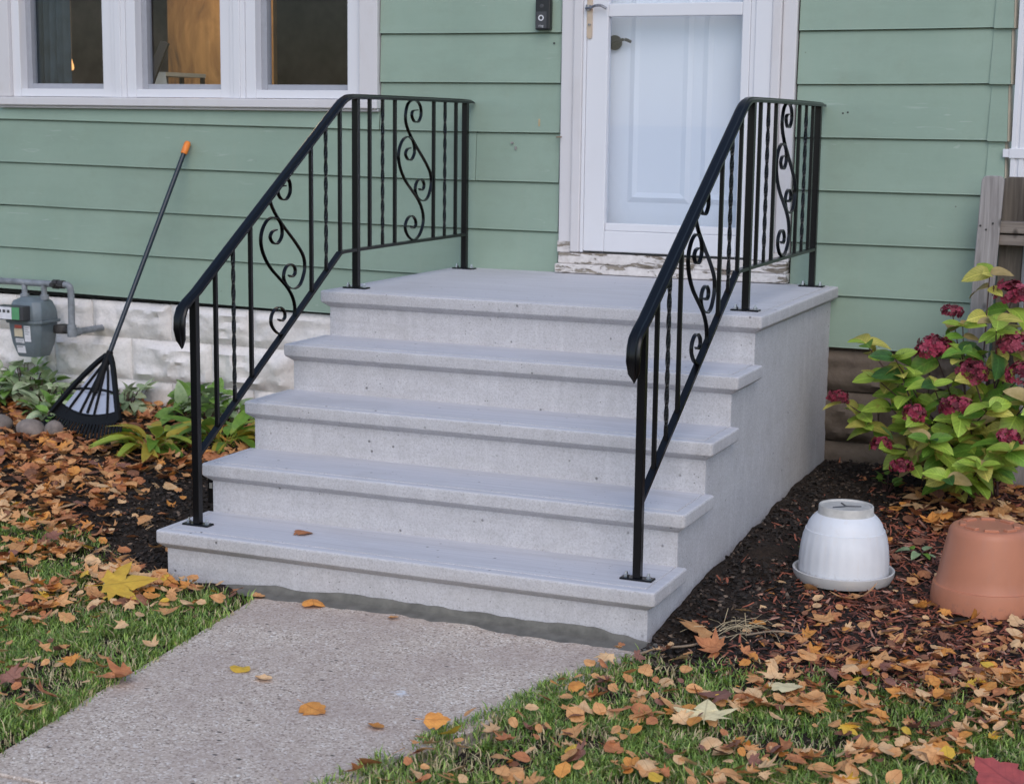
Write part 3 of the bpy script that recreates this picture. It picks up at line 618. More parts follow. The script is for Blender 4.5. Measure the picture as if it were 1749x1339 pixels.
# ------------------------------------------------------------------ steps
HW, RUN, DEP, H = .888, .2817, 1.2374, .178
steps = thing('concrete_steps', (0, -1.2, 0), 'pale grey precast concrete front steps with four treads and a landing', 'steps')
def slab(yf, yb, zt, name, rear_round=False):
    prof = [(.030, -.0665), (.029, -.0660), (.004, -.0475), (.001, -.044), (0, -.040), (0, -.008), (.002, -.004), (.006, -.0022), (.032, -.0012), (.0335, -.0042), (.0375, -.0042), (.039, -.0002), (.06, 0)]
    m = MB(); rings = []
    for (i_, z) in prof:
        x0, x1, y0 = -HW+i_, HW-i_, yf+i_; r = max(.002, .016-i_); ring = [(x0, yb)]
        for a_ in np.linspace(math.pi, 1.5*math.pi, 5): ring.append((x0+r+r*math.cos(a_), y0+r+r*math.sin(a_)))
        for a_ in np.linspace(1.5*math.pi, 2*math.pi, 5): ring.append((x1-r+r*math.cos(a_), y0+r+r*math.sin(a_)))
        ring.append((x1, yb)); rings.append([(x, y, zt+z) for x, y in ring])
    k = len(rings[0]); vs = [p for r_ in rings for p in r_]; fs = []
    for i in range(len(rings)-1):
        fs += [(i*k+j, i*k+j+1, (i+1)*k+j+1, (i+1)*k+j) for j in range(k-1)]
    fs.append(tuple((len(rings)-1)*k+j for j in range(k))); fs.append(tuple(j for j in range(k-1, -1, -1)))
    fs.append(tuple([i*k for i in range(len(rings))] + [i*k+k-1 for i in range(len(rings)-1, -1, -1)]))
    # refine long edges by inserting slight waver
    vs = [(x, y+.0015*(vnoise(x*4+zt*30, 1.0)-.5), z+.0012*(vnoise(x*5+zt*11, 8.0)-.5)) for x, y, z in vs]
    m.add(vs, fs); return m.build(name, M['conc'], steps, smooth=True, sharp=20)
for k in range(4):
    yf = -(DEP+(4-k)*RUN); slab(yf, yf+RUN+.030+.006, (k+1)*H, 'tread')
slab(-DEP, -.006, 5*H, 'landing')
pf = [( -.004, -.25)]
for k in range(4, -1, -1):
    y = -(DEP+(4-k)*RUN)+.030; pf += [(-.0045 if k == 4 else -(DEP+(4-k-1)*RUN)+.030, (k+1)*H-.062), (y, (k+1)*H-.062)]
pf.append((pf[-1][0], -.25))
q = MB(); n = len(pf); xs_ = HW-.030
q.add([(-xs_, y, z) for y, z in pf]+[(xs_, y, z) for y, z in pf], [tuple(range(n)), tuple(range(2*n-1, n-1, -1))]+[(i, n+i, n+(i+1) % n, (i+1) % n) for i in range(n)])
q.build('step_body', M['conc'], steps, bevel=.004)
q = MB(); q.box(-.895, -.859, -2.03, -2.01, .20, .32); q.build('lifting_bracket', M['iron'], steps, bevel=.004)
q = MB(); q.box(-.885, -.872, -2.0325, -2.0301, .255, .275); q.build('bracket_slot', M['bolt'], steps)

# ------------------------------------------------------------------ railings
RX = .793
rl = thing('stair_railing', (-RX, -2.245, .178), 'black iron scroll railing on the left side of the steps, under the window', 'railing', 'pair of black iron stair railings')
def bt(x, y, z): return (x, y, z)
def top_z(y): return 1.0005+(y+2.2)*.6375 if y < -1.21 else 1.636
def bot_z(y): return .424+(y+2.23)*.6255 if y < -1.24 else 1.043
S = .0127
def post(y, z0, z1):
    p = MB(); p.box(-RX-S, -RX+S, y-S, y+S, z0+.006, z1); po = p.build('post', M['iron'], rl, bevel=.0015, seg=1)
    p = MB(); p.box(-RX-.052, -RX+.052, y-.021, y+.021, z0-.0005, z0+.0062); p.build('base_plate', M['iron'], po, bevel=.002, seg=1)
    for sx in (-.036, .036):
        p = MB(); p.lathe([(.0085, 0), (.0085, .007), (.005, .008), (.004, .016), (.0005, .0165)], (-RX+sx, y, z0+.0062), 6); p.build('bolt', M['bolt'], po)
post(-2.245, .178, .962); post(-1.110, .890, 1.632); post(-.092, .890, 1.630)
path = [(-RX, y, z) for y, z in ((-2.318, .795), (-2.330, .822), (-2.337, .860), (-2.334, .900), (-2.318, .930), (-2.285, .952), (-2.235, .978), (-2.15, 1.0324), (-1.7, 1.319), (-1.26, 1.600), (-1.222, 1.622), (-1.185, 1.634), (-1.14, 1.638), (-.9, 1.638), (-.5, 1.6365), (-.13, 1.634), (-.05, 1.633), (-.022, 1.629))]
cap = [(-.0215, -.008), (-.0215, .001), (-.016, .0045), (-.0115, .0045), (-.0085, .010), (.0085, .010), (.0115, .0045), (.016, .0045), (.0215, .001), (.0215, -.008), (.010, -.008), (.010, -.003), (-.010, -.003), (-.010, -.008)]
n = len(path); q = MB(); q.sweep(path, [(a_, -b_) for a_, b_ in cap], side=(1, 0, 0), scale=[(.06, .5), (.80, .9), (1, 1)]+[(1, 1)]*(n-5)+[(1, .8), (.7, .5)]); 
q.build('handrail', M['iron'], rl, smooth=True)
q = MB(); q.sweep([(-RX, y, bot_z(y)) for y in (-2.233, -1.9, -1.5, -1.246)]+[(-RX, -1.215, 1.0425), (-RX, -1.12, 1.0435), (-RX, -.6, 1.045), (-RX, -.103, 1.045)], [(-.0115, -.006), (.0115, -.006), (.0115, .006), (-.0115, .006)])
q.build('bottom_rail', M['iron'], rl)
sq = [(-.0064, -.0064), (.0064, -.0064), (.0064, .0064), (-.0064, .0064)]
for y, tw in ((-2.116, 0), (-2.003, 1), (-1.890, 0), (-1.462, 0), (-1.350, 1), (-1.240, 0), (-.997, 0), (-.886, 1), (-.778, 0), (-.415, 0), (-.303, 1), (-.192, 0)):
    z0, z1 = bot_z(y)-.002, top_z(y)-.004; q = MB()
    if tw:
        n = 44; ts = [min(max((i/n-.08)/.84, 0), 1)*math.pi*4.0 for i in range(n+1)]
        q.sweep([(-RX, y, z0+(z1-z0)*i/n) for i in range(n+1)], [(a_*.86, b_*.86) for a_, b_ in sq], twist=ts); q.build('twisted_baluster', M['iron'], rl)
    else: q.sweep([(-RX, y, z0), (-RX, y, z1)], sq); q.build('baluster', M['iron'], rl)
S1 = [(-.573,1.592),(-.613,1.588),(-.624,1.569),(-.602,1.545),(-.565,1.543),(-.539,1.569),(-.543,1.605),(-.573,1.627),(-.617,1.631),(-.661,1.615),(-.682,1.572),(-.675,1.533),(-.638,1.488),(-.579,1.439),(-.511,1.388),(-.458,1.341),(-.439,1.307),(-.442,1.267),(-.472,1.224),(-.517,1.212),(-.563,1.225),(-.59,1.258),(-.578,1.291),(-.541,1.305),(-.51,1.289),(-.51,1.266),(-.533,1.257),(-.551,1.264)]
S2 = [(-.638,1.436),(-.667,1.43),(-.681,1.411),(-.662,1.39),(-.63,1.386),(-.601,1.41),(-.601,1.445),(-.624,1.472),(-.667,1.482),(-.71,1.466),(-.739,1.431),(-.744,1.392),(-.724,1.347),(-.681,1.301),(-.622,1.26),(-.562,1.218),(-.525,1.177),(-.512,1.136),(-.524,1.096),(-.561,1.062),(-.606,1.052),(-.65,1.067),(-.68,1.098),(-.677,1.128),(-.651,1.149),(-.618,1.153),(-.589,1.136),(-.584,1.113),(-.606,1.101),(-.628,1.109)]
for dy, dz in ((0, 0), (-1.075, -.281)):
    for Sx in (S1, S2):
        pts = crom([(-RX, y+dy, z+dz) for y, z in Sx], 4); q = MB(); runs = [[]]
        for p_ in pts:
            if bot_z(p_.y)-.004 < p_.z < top_z(p_.y)-.004: runs[-1].append(p_)
            elif runs[-1]: runs.append([])
        for pts in [r_ for r_ in runs if len(r_) > 3]: q.sweep(pts, [(-.0064, -.0022), (.0064, -.0022), (.0064, .0022), (-.0064, .0022)]); q.build('scroll', M['iron'], rl, smooth=True)
rr = copy_tree(rl); rr.location = (RX, -2.245, .178); rr['label'] = 'black iron scroll railing on the right side of the steps, before the door'

# ------------------------------------------------------------------ gas meter
gm = thing('gas_meter', (-3.06, -.28, .38), 'blue grey gas meter with stickers and a grey pipe against the white foundation', 'gas meter')
mx, my = -3.075, -.26
def hexring(w_, d_, z, ch): return [(mx-w_+ch, my-d_, z), (mx+w_-ch, my-d_, z), (mx+w_, my-d_+ch, z), (mx+w_, my+d_-ch, z), (mx+w_-ch, my+d_, z), (mx-w_+ch, my+d_, z), (mx-w_, my+d_-ch, z), (mx-w_, my-d_+ch, z)]
def loft(rings, name, mat, parent, bevel=.004):
    m = MB(); k = len(rings[0]); m.add([p for r_ in rings for p in r_], [(i*k+j, i*k+(j+1) % k, (i+1)*k+(j+1) % k, (i+1)*k+j) for i in range(len(rings)-1) for j in range(k)]+[tuple(range(k-1, -1, -1)), tuple((len(rings)-1)*k+j for j in range(k))])
    return m.build(name, mat, parent, bevel=bevel, smooth=True)
loft([hexring(.065, .06, .365, .02), hexring(.088, .078, .43, .025), hexring(.098, .085, .50, .025), hexring(.100, .087, .535, .025)], 'lower_case', M['meter'], gm)
loft([hexring(.112, .098, .5345, .028), hexring(.113, .099, .548, .028)], 'flange', M['meter'], gm, .003)
loft([hexring(.102, .089, .5485, .025), hexring(.100, .087, .60, .03), hexring(.085, .075, .640, .03), hexring(.045, .05, .660, .03)], 'upper_case', M['meter'], gm)
for i in range(10):
    a_ = i/10*2*math.pi; q = MB(); q.lathe([(.0001, -.004), (.006, -.004), (.006, .010), (.0001, .010)], (mx+.106*max(-.98, min(.98, 1.25*math.cos(a_))), my+.092*max(-.98, min(.98, 1.25*math.sin(a_))), .541), 6); q.build('flange_bolt', M['pipe'], gm)
q = MB(); q.box(mx-.105, mx+.055, my-.145, my-.088, .555, .625); ix = q.build('index_box', M['greypl'], gm, bevel=.004)
q = MB(); q.box(mx-.100, mx-.012, my-.1475, my-.1455, .560, .620); q.build('dial_face', M['stk'], ix)
q = MB(); q.box(mx-.010, mx+.035, my-.1475, my-.1455, .560, .620); q.build('green_label', M['stg'], ix)
for i in range(3):
    q = MB(); q.box(mx-.09+.026*i, mx-.074+.026*i, my-.1485, my-.1477, .592, .606); q.build('dial_window', M['greypl'], ix)
for (x0, x1, z0, z1, mt) in ((-.048, .002, .468, .508, 'sty'), (-.044, .000, .510, .526, 'str_'), (.012, .050, .445, .524, 'stk'), (-.045, .006, .385, .458, 'stk')):
    yy = my-.086
    def fy(z): return my-float(np.interp(z, [.365, .43, .50, .535], [.06, .078, .085, .087]))-.0025
    q = MB(); q.add([(mx+x0, fy(z0), z0), (mx+x1, fy(z0), z0), (mx+x1, fy(z1), z1), (mx+x0, fy(z1), z1)], [(0, 1, 2, 3)]); sk_ = q.build('sticker', M[mt], gm, normals=False)
    if mt == 'stk':
        for i in range(4):
            z = z1-.010-.011*i
            q = MB(); q.add([(mx+x0+.005, fy(z)-.0008, z), (mx+x1-.005-.006*(i % 2), fy(z)-.0008, z), (mx+x1-.005-.006*(i % 2), fy(z+.003)-.0008, z+.003), (mx+x0+.005, fy(z+.003)-.0008, z+.003)], [(0, 1, 2, 3)]); q.build('print_line', M['pipe'], sk_, normals=False)
for sx in (-.055, .065):
    q = MB(); q.lathe([(.012, 0), (.022, .002), (.022, .025), (.014, .028), (.014, .075)], (mx+sx, my+.01, .645), 12); q.build('swivel', M['pipe'], gm, smooth=True)
q = MB(); q.tube([(-4.6, my+.01, .727), (-2.86-.03, my+.01, .727)], .0165, 12); q.build('header_pipe', M['pipe'], gm, smooth=True)
q = MB(); q.tube(crom([(-2.895, my+.01, .727), (-2.87, my+.01, .726), (-2.853, my+.01, .715), (-2.848, my+.01, .69)], 4)+[Vector((-2.848, my+.01, .50))], .0165, 12); q.build('riser_pipe', M['pipe'], gm, smooth=True)
q = MB(); q.tube([(-2.950, my+.01, .727), (-2.922, my+.01, .727)], .024, 10); q.tube([(-2.918, my+.01, .727), (-2.888, my+.01, .727)], .022, 8); q.tube([(-2.936, my-.03, .727), (-2.936, my+.03, .727)], .012, 8); q.build('union_valve', M['rust'], gm, smooth=True)
q = MB(); q.tube([(-2.848, my+.01, .53), (-2.848, my+.01, .472)], .023, 12); q.tube([(-2.848, my+.012, .492), (-2.848, my+.06, .492)], .022, 12); q.tube([(-2.848, my+.06, .492), (-2.848, .03, .492)], .0165, 12); q.build('elbow', M['pipe'], gm, smooth=True)
q = MB(); q.lathe([(.001, -.02), (.042, -.02), (.046, 0), (.042, .02), (.001, .02)], (-2.945, my+.06, .50), 18); q.tube([(-2.99, my+.05, .50), (-2.86, my+.03, .495)], .016, 10); q.build('regulator', M['rust'], gm, smooth=True)

# ------------------------------------------------------------------ rake
rk_top = Vector((-2.298, -.03, 1.430)); rk_bot = Vector((-2.455, -.745, .066))
ax = (rk_top-rk_bot).normalized(); rkx = Vector((.96, -.26, .05)); rkx = (rkx-ax*rkx.dot(ax)).normalized(); rkn = rkx.cross(ax).normalized()
if rkn.y > 0: rkn = -rkn
rk = thing('leaf_rake', rk_bot, 'black plastic leaf rake with orange grip leaning against the siding', 'rake')
L_ = (rk_top-rk_bot).length
def rp(u, w, d=0): return rk_bot+rkx*u+ax*w+rkn*d
q = MB(); q.tube([rp(0, .40), rp(0, L_-.06)], .0115, 10); hd = q.build('handle', M['rakeh'], rk, smooth=True)
q = MB(); q.tube([rp(0, L_-.065), rp(0, L_-.06), rp(0, L_-.01), rp(0, L_)], .0165, 12, scale=[.85, 1, 1, .7]); q.build('grip', M['orange'], hd, smooth=True)
q = MB(); q.tube([rp(0, .24), rp(0, .27), rp(0, .40), rp(0, .45)], .018, 10, scale=[.8, 1, 1, .85]); q.build('socket', M['rakeb'], rk, smooth=True)
HWK = .32
def edge(t): return HWK*(1-t)**.85*.98+.014       # half width from tips (t=0) to the apex (t=1)
hb = .43
for sg in (-1, 1):
    q = MB(); q.sweep([rp(sg*edge(t), t*hb, .012*math.sin(t*3)) for t in np.linspace(.28, 1, 10)], [(-.009, -.010), (.009, -.010), (.009, .010), (-.009, .010)], side=tuple(rkn)); q.build('side_rib', M['rakeb'], rk)
for fx in (-.62, -.22, .22, .62):
    q = MB(); q.tube([rp(fx*edge(.30), .30*hb), rp(fx*edge(.60)*.9, .60*hb), rp(fx*.6*edge(.85)*.6, .9*hb)], .0065, 6); q.build('spoke', M['rakeb'], rk)
q = MB(); q.tube([rp(0, .14), rp(0, .27)], .007, 6); q.build('spoke', M['rakeb'], rk)
q = MB(); q.tube([rp(u*edge(.58), .58*hb+.012*(1-u*u), -.004) for u in np.linspace(-1, 1, 13)], .006, 6); q.build('cross_band', M['rakeb'], rk, smooth=True)
q = MB(); q.tube([rp(u*edge(.34), .34*hb-.045*(1-u*u)+.03, -.003) for u in np.linspace(-1, 1, 13)], .0055, 6); q.build('cross_band', M['rakeb'], rk, smooth=True)
w_ = MB(); nn = 14; top_, bot_ = [], []
for u in np.linspace(-1, 1, nn): bot_.append(rp(u*edge(.22), .23*hb+.035*u*u-.012, .0)); top_.append(rp(u*edge(.36), .36*hb-.05*(1-u*u)+.02, .0))
w_.add([tuple(p+rkn*.003) for p in bot_+top_]+[tuple(p-rkn*.003) for p in bot_+top_], [(i, i+1, nn+i+1, nn+i) for i in range(nn-1)]+[(2*nn+i, 3*nn+i, 3*nn+i+1, 2*nn+i+1) for i in range(nn-1)]); w_.build('solid_web', M['rakeb'], rk)
for (t0, t1, k0) in ((.30, .57, .86), (.60, .84, .80)):
    w_ = MB(); rows = [(t, k0) for t in np.linspace(t0, t1, 6)]; nn = 9
    vs = [tuple(rp(u*edge(t)*k_, t*hb-(.03*(1-u*u) if t == t0 else 0), -.006)) for t, k_ in rows for u in np.linspace(-1, 1, nn)]; vs += [tuple(Vector(v)-rkn*.002) for v in vs]; N_ = nn*6
    fs = [(j*nn+i, j*nn+i+1, (j+1)*nn+i+1, (j+1)*nn+i) for j in range(5) for i in range(nn-1)]; fs += [tuple(N_+a_ for a_ in f[::-1]) for f in fs]
    w_.add(vs, fs); w_.build('grey_web', M['rakew'], rk)
for i in range(24):
    u = -1+2*i/23; q = MB()
    q.sweep([rp(u*edge(.24), .25*hb, 0), rp(u*edge(.12), .12*hb, .004), rp(u*edge(0)*1.02, .02-.012*(1-u*u), .004), rp(u*edge(0)*1.04, -.022, -.02)], [(-.0075, -.002), (.0075, -.002), (.0075, .002), (-.0075, .002)], side=tuple(rkx)); q.build('tine', M['rakeb'], rk)

# ------------------------------------------------------------------ flower pots
px_, py_ = 1.277, -1.544; pz = gzf(px_, py_)+.004
sc_ = MB(); sc_.lathe([(.001, .004), (.146, .004), (.150, .010), (.160, .036), (.165, .038), (.168, .036), (.166, .020), (.155, 0), (.001, 0)], (px_, py_, pz), 48)
tag(sc_.build('pot_saucer', M['saucer'], smooth=True), 'round pale plastic saucer under the white upturned pot', 'saucer')
wp = thing('flower_pot', (px_, py_, pz+.0045), 'white fluted plastic flower pot turned upside down in its saucer', 'flower pot')
pr = [(.1445, .0), (.1475, .004), (.148, .03), (.1475, .07), (.1435, .11), (.137, .145), (.131, .163), (.1305, .166), (.1275, .1675), (.1265, .170), (.120, .188), (.109, .204), (.098, .215), (.093, .219)]
def flute(a_, j): return 1+(.0042*math.cos(a_*26) if 1 < j < 6 else 0)
q = MB(); q.lathe(pr, (px_, py_, pz+.0045), 132, flute); q.build('body', M['potw'], wp, smooth=True)
q = MB(); q.lathe([(.0935, .2185), (.0905, .222), (.090, .244), (.088, .247), (.084, .2465), (.081, .241), (.02, .240), (.001, .240)], (px_, py_, pz+.0045), 48); q.build('base_rim', M['potlid'], wp, smooth=True)
for a_ in (.4, 2.1, 3.9):
    q = MB(); q.tube([(px_, py_, pz+.246), (px_+.05*math.cos(a_), py_+.05*math.sin(a_), pz+.2455)], .003, 5); q.build('base_crease', M['greypl'], wp)
tx, ty = 1.748, -1.615; tz = gzf(tx, ty)-.004
tp = thing('flower_pot', (tx, ty, tz), 'terracotta coloured plastic flower pot turned upside down at the right edge', 'flower pot')
pr = [(.166, 0), (.1725, .003), (.171, .03), (.1665, .066), (.165, .071), (.158, .0725), (.1565, .075), (.150, .11), (.137, .18), (.1255, .235), (.122, .248), (.114, .257), (.108, .259), (.100, .2585), (.07, .2595), (.001, .2595)]
q = MB(); q.lathe(pr, (tx, ty, tz), 72); q.build('body', M['pott'], tp, smooth=True)
for i in range(8):
    a_ = i*math.pi/4+.2; rr_ = .082; cx_, cy_ = tx+rr_*math.cos(a_), ty+rr_*math.sin(a_); q = MB(); vs = []
    for (du, dw) in ((-.022, -.010), (.022, -.010), (.022, .010), (-.022, .010)):
        vs.append((cx_-math.sin(a_)*du+math.cos(a_)*dw, cy_+math.cos(a_)*du+math.sin(a_)*dw))
    q.add([(x, y, tz+.2585) for x, y in vs]+[(x, y, tz+.266) for x, y in vs], [(4, 5, 6, 7), (0, 1, 5, 4), (1, 2, 6, 5), (2, 3, 7, 6), (3, 0, 4, 7)]); q.build('foot_pad', M['pott'], tp, bevel=.002, seg=1)

# ------------------------------------------------------------------ stones
def stone(x, y, s, label, seed):
    bm = bmesh.new(); bmesh.ops.create_icosphere(bm, subdivisions=3, radius=1)
    for v in bm.verts:
        k = 1+.35*(float(fbm(np.array(v.co.x*1.4+seed+5), np.array(v.co.y*1.4+v.co.z*1.1+seed*3)))-.5)
        v.co = Vector((v.co.x*s[0]*k, v.co.y*s[1]*k, v.co.z*s[2]*k))
    me = bpy.data.meshes.new('stone'); bm.to_mesh(me); bm.free(); me.materials.append(M['stone']); me.polygons.foreach_set('use_smooth', [True]*len(me.polygons))
    o = bpy.data.objects.new('stone', me); COL.objects.link(o); o.location = (x, y, gzf(x, y)+s[2]*.45); tag(o, label, 'stone')
stone(-2.70, -.76, (.075, .065, .055), 'brown rounded field stone lying left of the rake tines', 2)
stone(-2.93, -.72, (.07, .06, .05), 'dark stone cut by the left edge of the picture in the leaf litter', 5)
stone(-2.60, -.72, (.05, .045, .048), 'small grey stone touching the tips of the rake', 9)

# ------------------------------------------------------------------ fallen leaves
LC = {  # colour name -> material
    'tan': leafy('tan_dry_leaf', (.78, .41, .17), (.60, .27, .10), .6, .12, dry=True), 'orange': leafy('orange_dry_leaf', (.80, .36, .085), (.63, .24, .055), .6, .12, dry=True),
    'pale': leafy('pale_buff_leaf', (.82, .54, .29), (.70, .40, .19), .6, .12, dry=True), 'brown': leafy('brown_dead_leaf', (.30, .13, .07), (.18, .075, .042), .65, .1, dry=True),
    'russet': leafy('russet_leaf', (.60, .245, .10), (.43, .155, .065), .6, .12, dry=True), 'yellow': leafy('yellow_leaf', (.85, .55, .07), (.76, .45, .06), .55, .15, dry=True),
    'mauve': leafy('dull_mauve_leaf', (.34, .16, .115), (.24, .10, .07), .65, .1, dry=True), 'red': leafy('red_leaf', (.42, .085, .075), (.33, .065, .06), .5, .1, dry=True),
    'cream': leafy('cream_leaf', (.84, .72, .42), (.76, .62, .34), .55, .15, dry=True), 'green': leafy('fallen_green_leaf', (.10, .20, .03), (.06, .13, .02), .5, .15, dry=True)}
CN = list(LC)
def leaf_outline(kind, rs):
    if kind == 'maple':
        base = [(0, -.02), (.10, .02), (.30, -.06), (.34, .06), (.62, .10), (.44, .24), (.62, .40), (.80, .62), (.52, .58), (.36, .52), (.30, .66), (.22, .80), (.0, 1.12)]
    elif kind == 'oval':
        base = [(0, -.02), (.12, .02), (.26, .14), (.35, .32), (.37, .5), (.32, .7), (.2, .88), (.08, .98), (0, 1.05)]
    else:
        base = [(0, 0), (.18, .0), (.36, .08), (.48, .26), (.42, .42), (.52, .52), (.40, .66), (.28, .72), (.26, .88), (.1, .96), (0, 1.08)]
    o = [(x*(1+rs.uniform(-.14, .14)), y+rs.uniform(-.03, .03)) for x, y in base]
    l = [(-x*(1+rs.uniform(-.14, .14)), y+rs.uniform(-.03, .03)) for x, y in base[1:-1]]
    return o + l[::-1]
def leaf_geom(kind, rs, curl):
    o = leaf_outline(kind, rs); n = len(o); cx_, cy_ = 0, .42
    V = [(cx_, cy_)]+[(cx_+(x-cx_)*.5, cy_+(y-cy_)*.5) for x, y in o]+o
    a1, a2, a3, ph = rs.uniform(-.2, .75)*curl, rs.uniform(-.3, .55)*curl, rs.uniform(.02, .07)*curl, rs.uniform(0, 6)
    fold = rs.uniform(.0, .30)*curl; sgn = rs.choice((1, 1, -1))
    P = []
    for x, y in V:
        yy = y-.45
        z = a1*x*x*1.6+a2*yy*yy*1.4+fold*abs(x)*.6+a3*math.sin(7*x+ph)*math.cos(6*yy+ph)+rs.uniform(-.012, .012)
        P.append((x, yy, z*sgn))
    F = [(0, 1+i, 1+(i+1) % n, 1+(i+1) % n) for i in range(n)]
    F = [(0, 1+i, 1+(i+1) % n) for i in range(n)]
    for i in range(n):
        j = (i+1) % n; F += [(1+i, 1+n+i, 1+n+j), (1+i, 1+n+j, 1+j)]
    # petiole as a slender strip
    b_ = len(P); P += [(-.012, -.44, 0), (.012, -.44, 0), (.03, -.80, .06), (.045, -.80, .05)]; F += [(b_, b_+1, b_+3), (b_, b_+3, b_+2)]
    P = np.array(P); P[:, 2] -= np.percentile(P[:, 2], 25)
    return P, np.array(F)
rs = random.Random(5); GEO = []
for k in range(16):
    kind = ('maple', 'lobed', 'oval', 'lobed', 'maple', 'oval')[k % 6]
    GEO.append((kind, *leaf_geom(kind, rs, .80 if k < 9 else .35)))
_lm = {}
def leaf_mesh(gi, cname):
    if (gi, cname) not in _lm:
        me = bpy.data.meshes.new('fallen_leaf'); me.from_pydata(GEO[gi][1].tolist(), [], GEO[gi][2].tolist()); me.materials.append(LC[cname])
        me.polygons.foreach_set('use_smooth', [True]*len(me.polygons)); me.attributes.new('leafco', 'FLOAT_VECTOR', 'POINT').data.foreach_set('vector', GEO[gi][1].astype(np.float32).ravel()); _lm[gi, cname] = me
    return _lm[gi, cname]
leaves = []   # (x, y, z, size, geo, colour, euler, zone)
WT = {'litter': ('tan russet russet orange pale russet tan brown tan russet russet tan brown tan orange mauve tan pale russet'.split()), 'lawn': 'tan tan pale orange russet pale tan tan orange tan pale tan russet tan pale tan brown yellow tan pale orange russet mauve'.split(),
      'mulch': 'tan pale orange russet tan brown pale'.split()}
def add_leaf(x, y, zone, size=None, col=None, gi=None, dz=0, tilt=None, rz=None):
    size = size or random.choice((.022, .026, .030, .034, .038, .042, .047, .056))*random.uniform(.85, 1.15)*(1.18 if zone in ('left bed', 'hydrangea bed') else 1)
    pal = {'left bed': 'litter', 'hydrangea bed': 'litter', 'left lawn': 'lawn', 'right lawn': 'lawn', 'mulch': 'mulch', 'soil': 'mulch'}.get(zone, 'lawn')
    col = col or random.choice(WT[pal]); gi = random.randrange(16) if gi is None else gi
    tl = 32 if tilt is None else tilt
    e = (R(random.uniform(-tl, tl)), R(random.uniform(-tl, tl)), random.uniform(0, 6.283) if rz is None else rz)
    leaves.append((x, y, gzf(x, y)+dz+size*.10, size, gi, col, e, zone))
def inframe(x, y, z, mg=120):
    a_, b_, d_ = proj((x, y, z)); return -mg < a_ < 1749+mg and -mg < b_ < 1339+mg
def scatter(n, x0, x1, y0, y1, zone, dens, dz=(0, .01), **kw):
    c = 0; t = 0
    while c < n and t < n*60:
        t += 1; x, y = random.uniform(x0, x1), random.uniform(y0, y1)
        if x > -.93 and x < .93 and y > -2.40: continue
        if not inframe(x, y, .05): continue
        if random.random() < dens(x, y): add_leaf(x, y, zone, dz=random.uniform(*dz), **kw); c += 1
def d_bed(x, y):
    if y < lawn_l_edge(x)-.05: return 0
    soil = math.exp(-(((x+1.15)-(y+1.9)*-.35)/.33)**2)*float(sstep(-2.5, -2.2, y))*(1-float(sstep(-1.3, -.9, y)))
    return max(.05, 1-1.0*soil)*(.55+.6*float(fbm(np.array(x*3.), np.array(y*3.))))
scatter(2300, -3.8, -.93, -2.3, -.03, 'left bed', d_bed, (0, .022))
def d_ll(x, y):
    if y > lawn_l_edge(x) or x > walk_l(y)-.03: return 0
    far = float(sstep(-3.6, -2.2, y)); nearwalk = float(sstep(0, .8, walk_l(y)-x))
    return (.05+.75*nearwalk*far+.2*far)*float(sstep(.32, .6, fbm(np.array(x*4.+9), np.array(y*4.))))+.04
scatter(860, -2.6, -.2, -4.1, -1.7, 'left lawn', d_ll, (.022, .038))
def d_rl(x, y):
    if y > lawn_r_edge(x)+.05 or x < walk_r(y)+.02: return 0
    t = float(sstep(-3.6, -2.35, y))*.62+.26; t *= .35+.65*float(sstep(.0, .8, x-walk_r(y)))
    return t*float(sstep(.3, .58, fbm(np.array(x*4.5+2), np.array(y*4.5+7))))+.05
scatter(980, .3, 2.4, -4.2, -2.2, 'right lawn', d_rl, (.020, .038))
def d_mu(x, y):
    if y < lawn_r_edge(x)-.03 or x < .93: return 0
    if (x-px_)**2+(y-py_)**2 < .17**2 or (x-tx)**2+(y-ty)**2 < .18**2: return 0
    s = float(sstep(1.0, 1.35, x)); return .08+.5*s*(float(sstep(-1.6, -2.3, y))*.9+.25+.6*float(sstep(1.45, 1.7, x)))
scatter(420, .95, 2.3, -2.5, -.6, 'mulch', d_mu, (.004, .02))
scatter(280, 1.25, 2.3, -.95, -.1, 'hydrangea bed', lambda x, y: .2+.8*float(sstep(1.25, 1.5, x)), (.0, .06))
scatter(30, .95, 1.4, -2.4, -.3, 'soil', lambda x, y: .3, (.004, .015))
# leaves that stand out
SPECIAL = []
def special(x, y, dz, size, col, gi, label, tilt=8, rz=0, face=None):
    me = leaf_mesh(gi, col); o = bpy.data.objects.new('fallen_leaf', me); COL.objects.link(o)
    o.location = (x, y, dz+size*.10); o.scale = (size,)*3; o.rotation_euler = (R(random.uniform(-tilt, tilt)), R(random.uniform(-tilt, tilt)), rz)
    if face is not None: o.rotation_euler = (Matrix.Rotation(R(face), 3, rt) @ Matrix.Rotation(rz, 3, 'Z')).to_euler()
    tag(o, label, 'leaf')
special(-.408, -2.20, .178, .062, 'russet', 1, 'single brown curled leaf lying on the lowest tread', rz=1.2)
special(-.25, -2.41, .008, .075, 'orange', 3, 'curled orange leaf on the mortar at the foot of the steps', rz=.6)
special(.05, -2.425, .006, .035, 'tan', 5, 'tiny tan leaf on the mortar near the middle of the steps', rz=2)
special(-.11, -3.06, .004, .062, 'yellow', 2, 'golden oval leaf on the walk, farther of a close pair', rz=1.7)
special(-.01, -3.10, .004, .055, 'pale', 5, 'pale oval leaf on the walk, nearer of a close pair', rz=1.4)
special(.24, -3.26, .004, .075, 'orange', 13, 'large lone tan leaf with a long stalk in the middle of the walk', rz=-1.9, face=10)
special(.45, -3.30, .004, .05, 'orange', 5, 'small orange leaf on the walk beside the right lawn', rz=1.2)
special(-.83, -2.61, .045, .16, 'yellow', 12, 'large bright yellow maple leaf on the left lawn', rz=-.9, face=14)
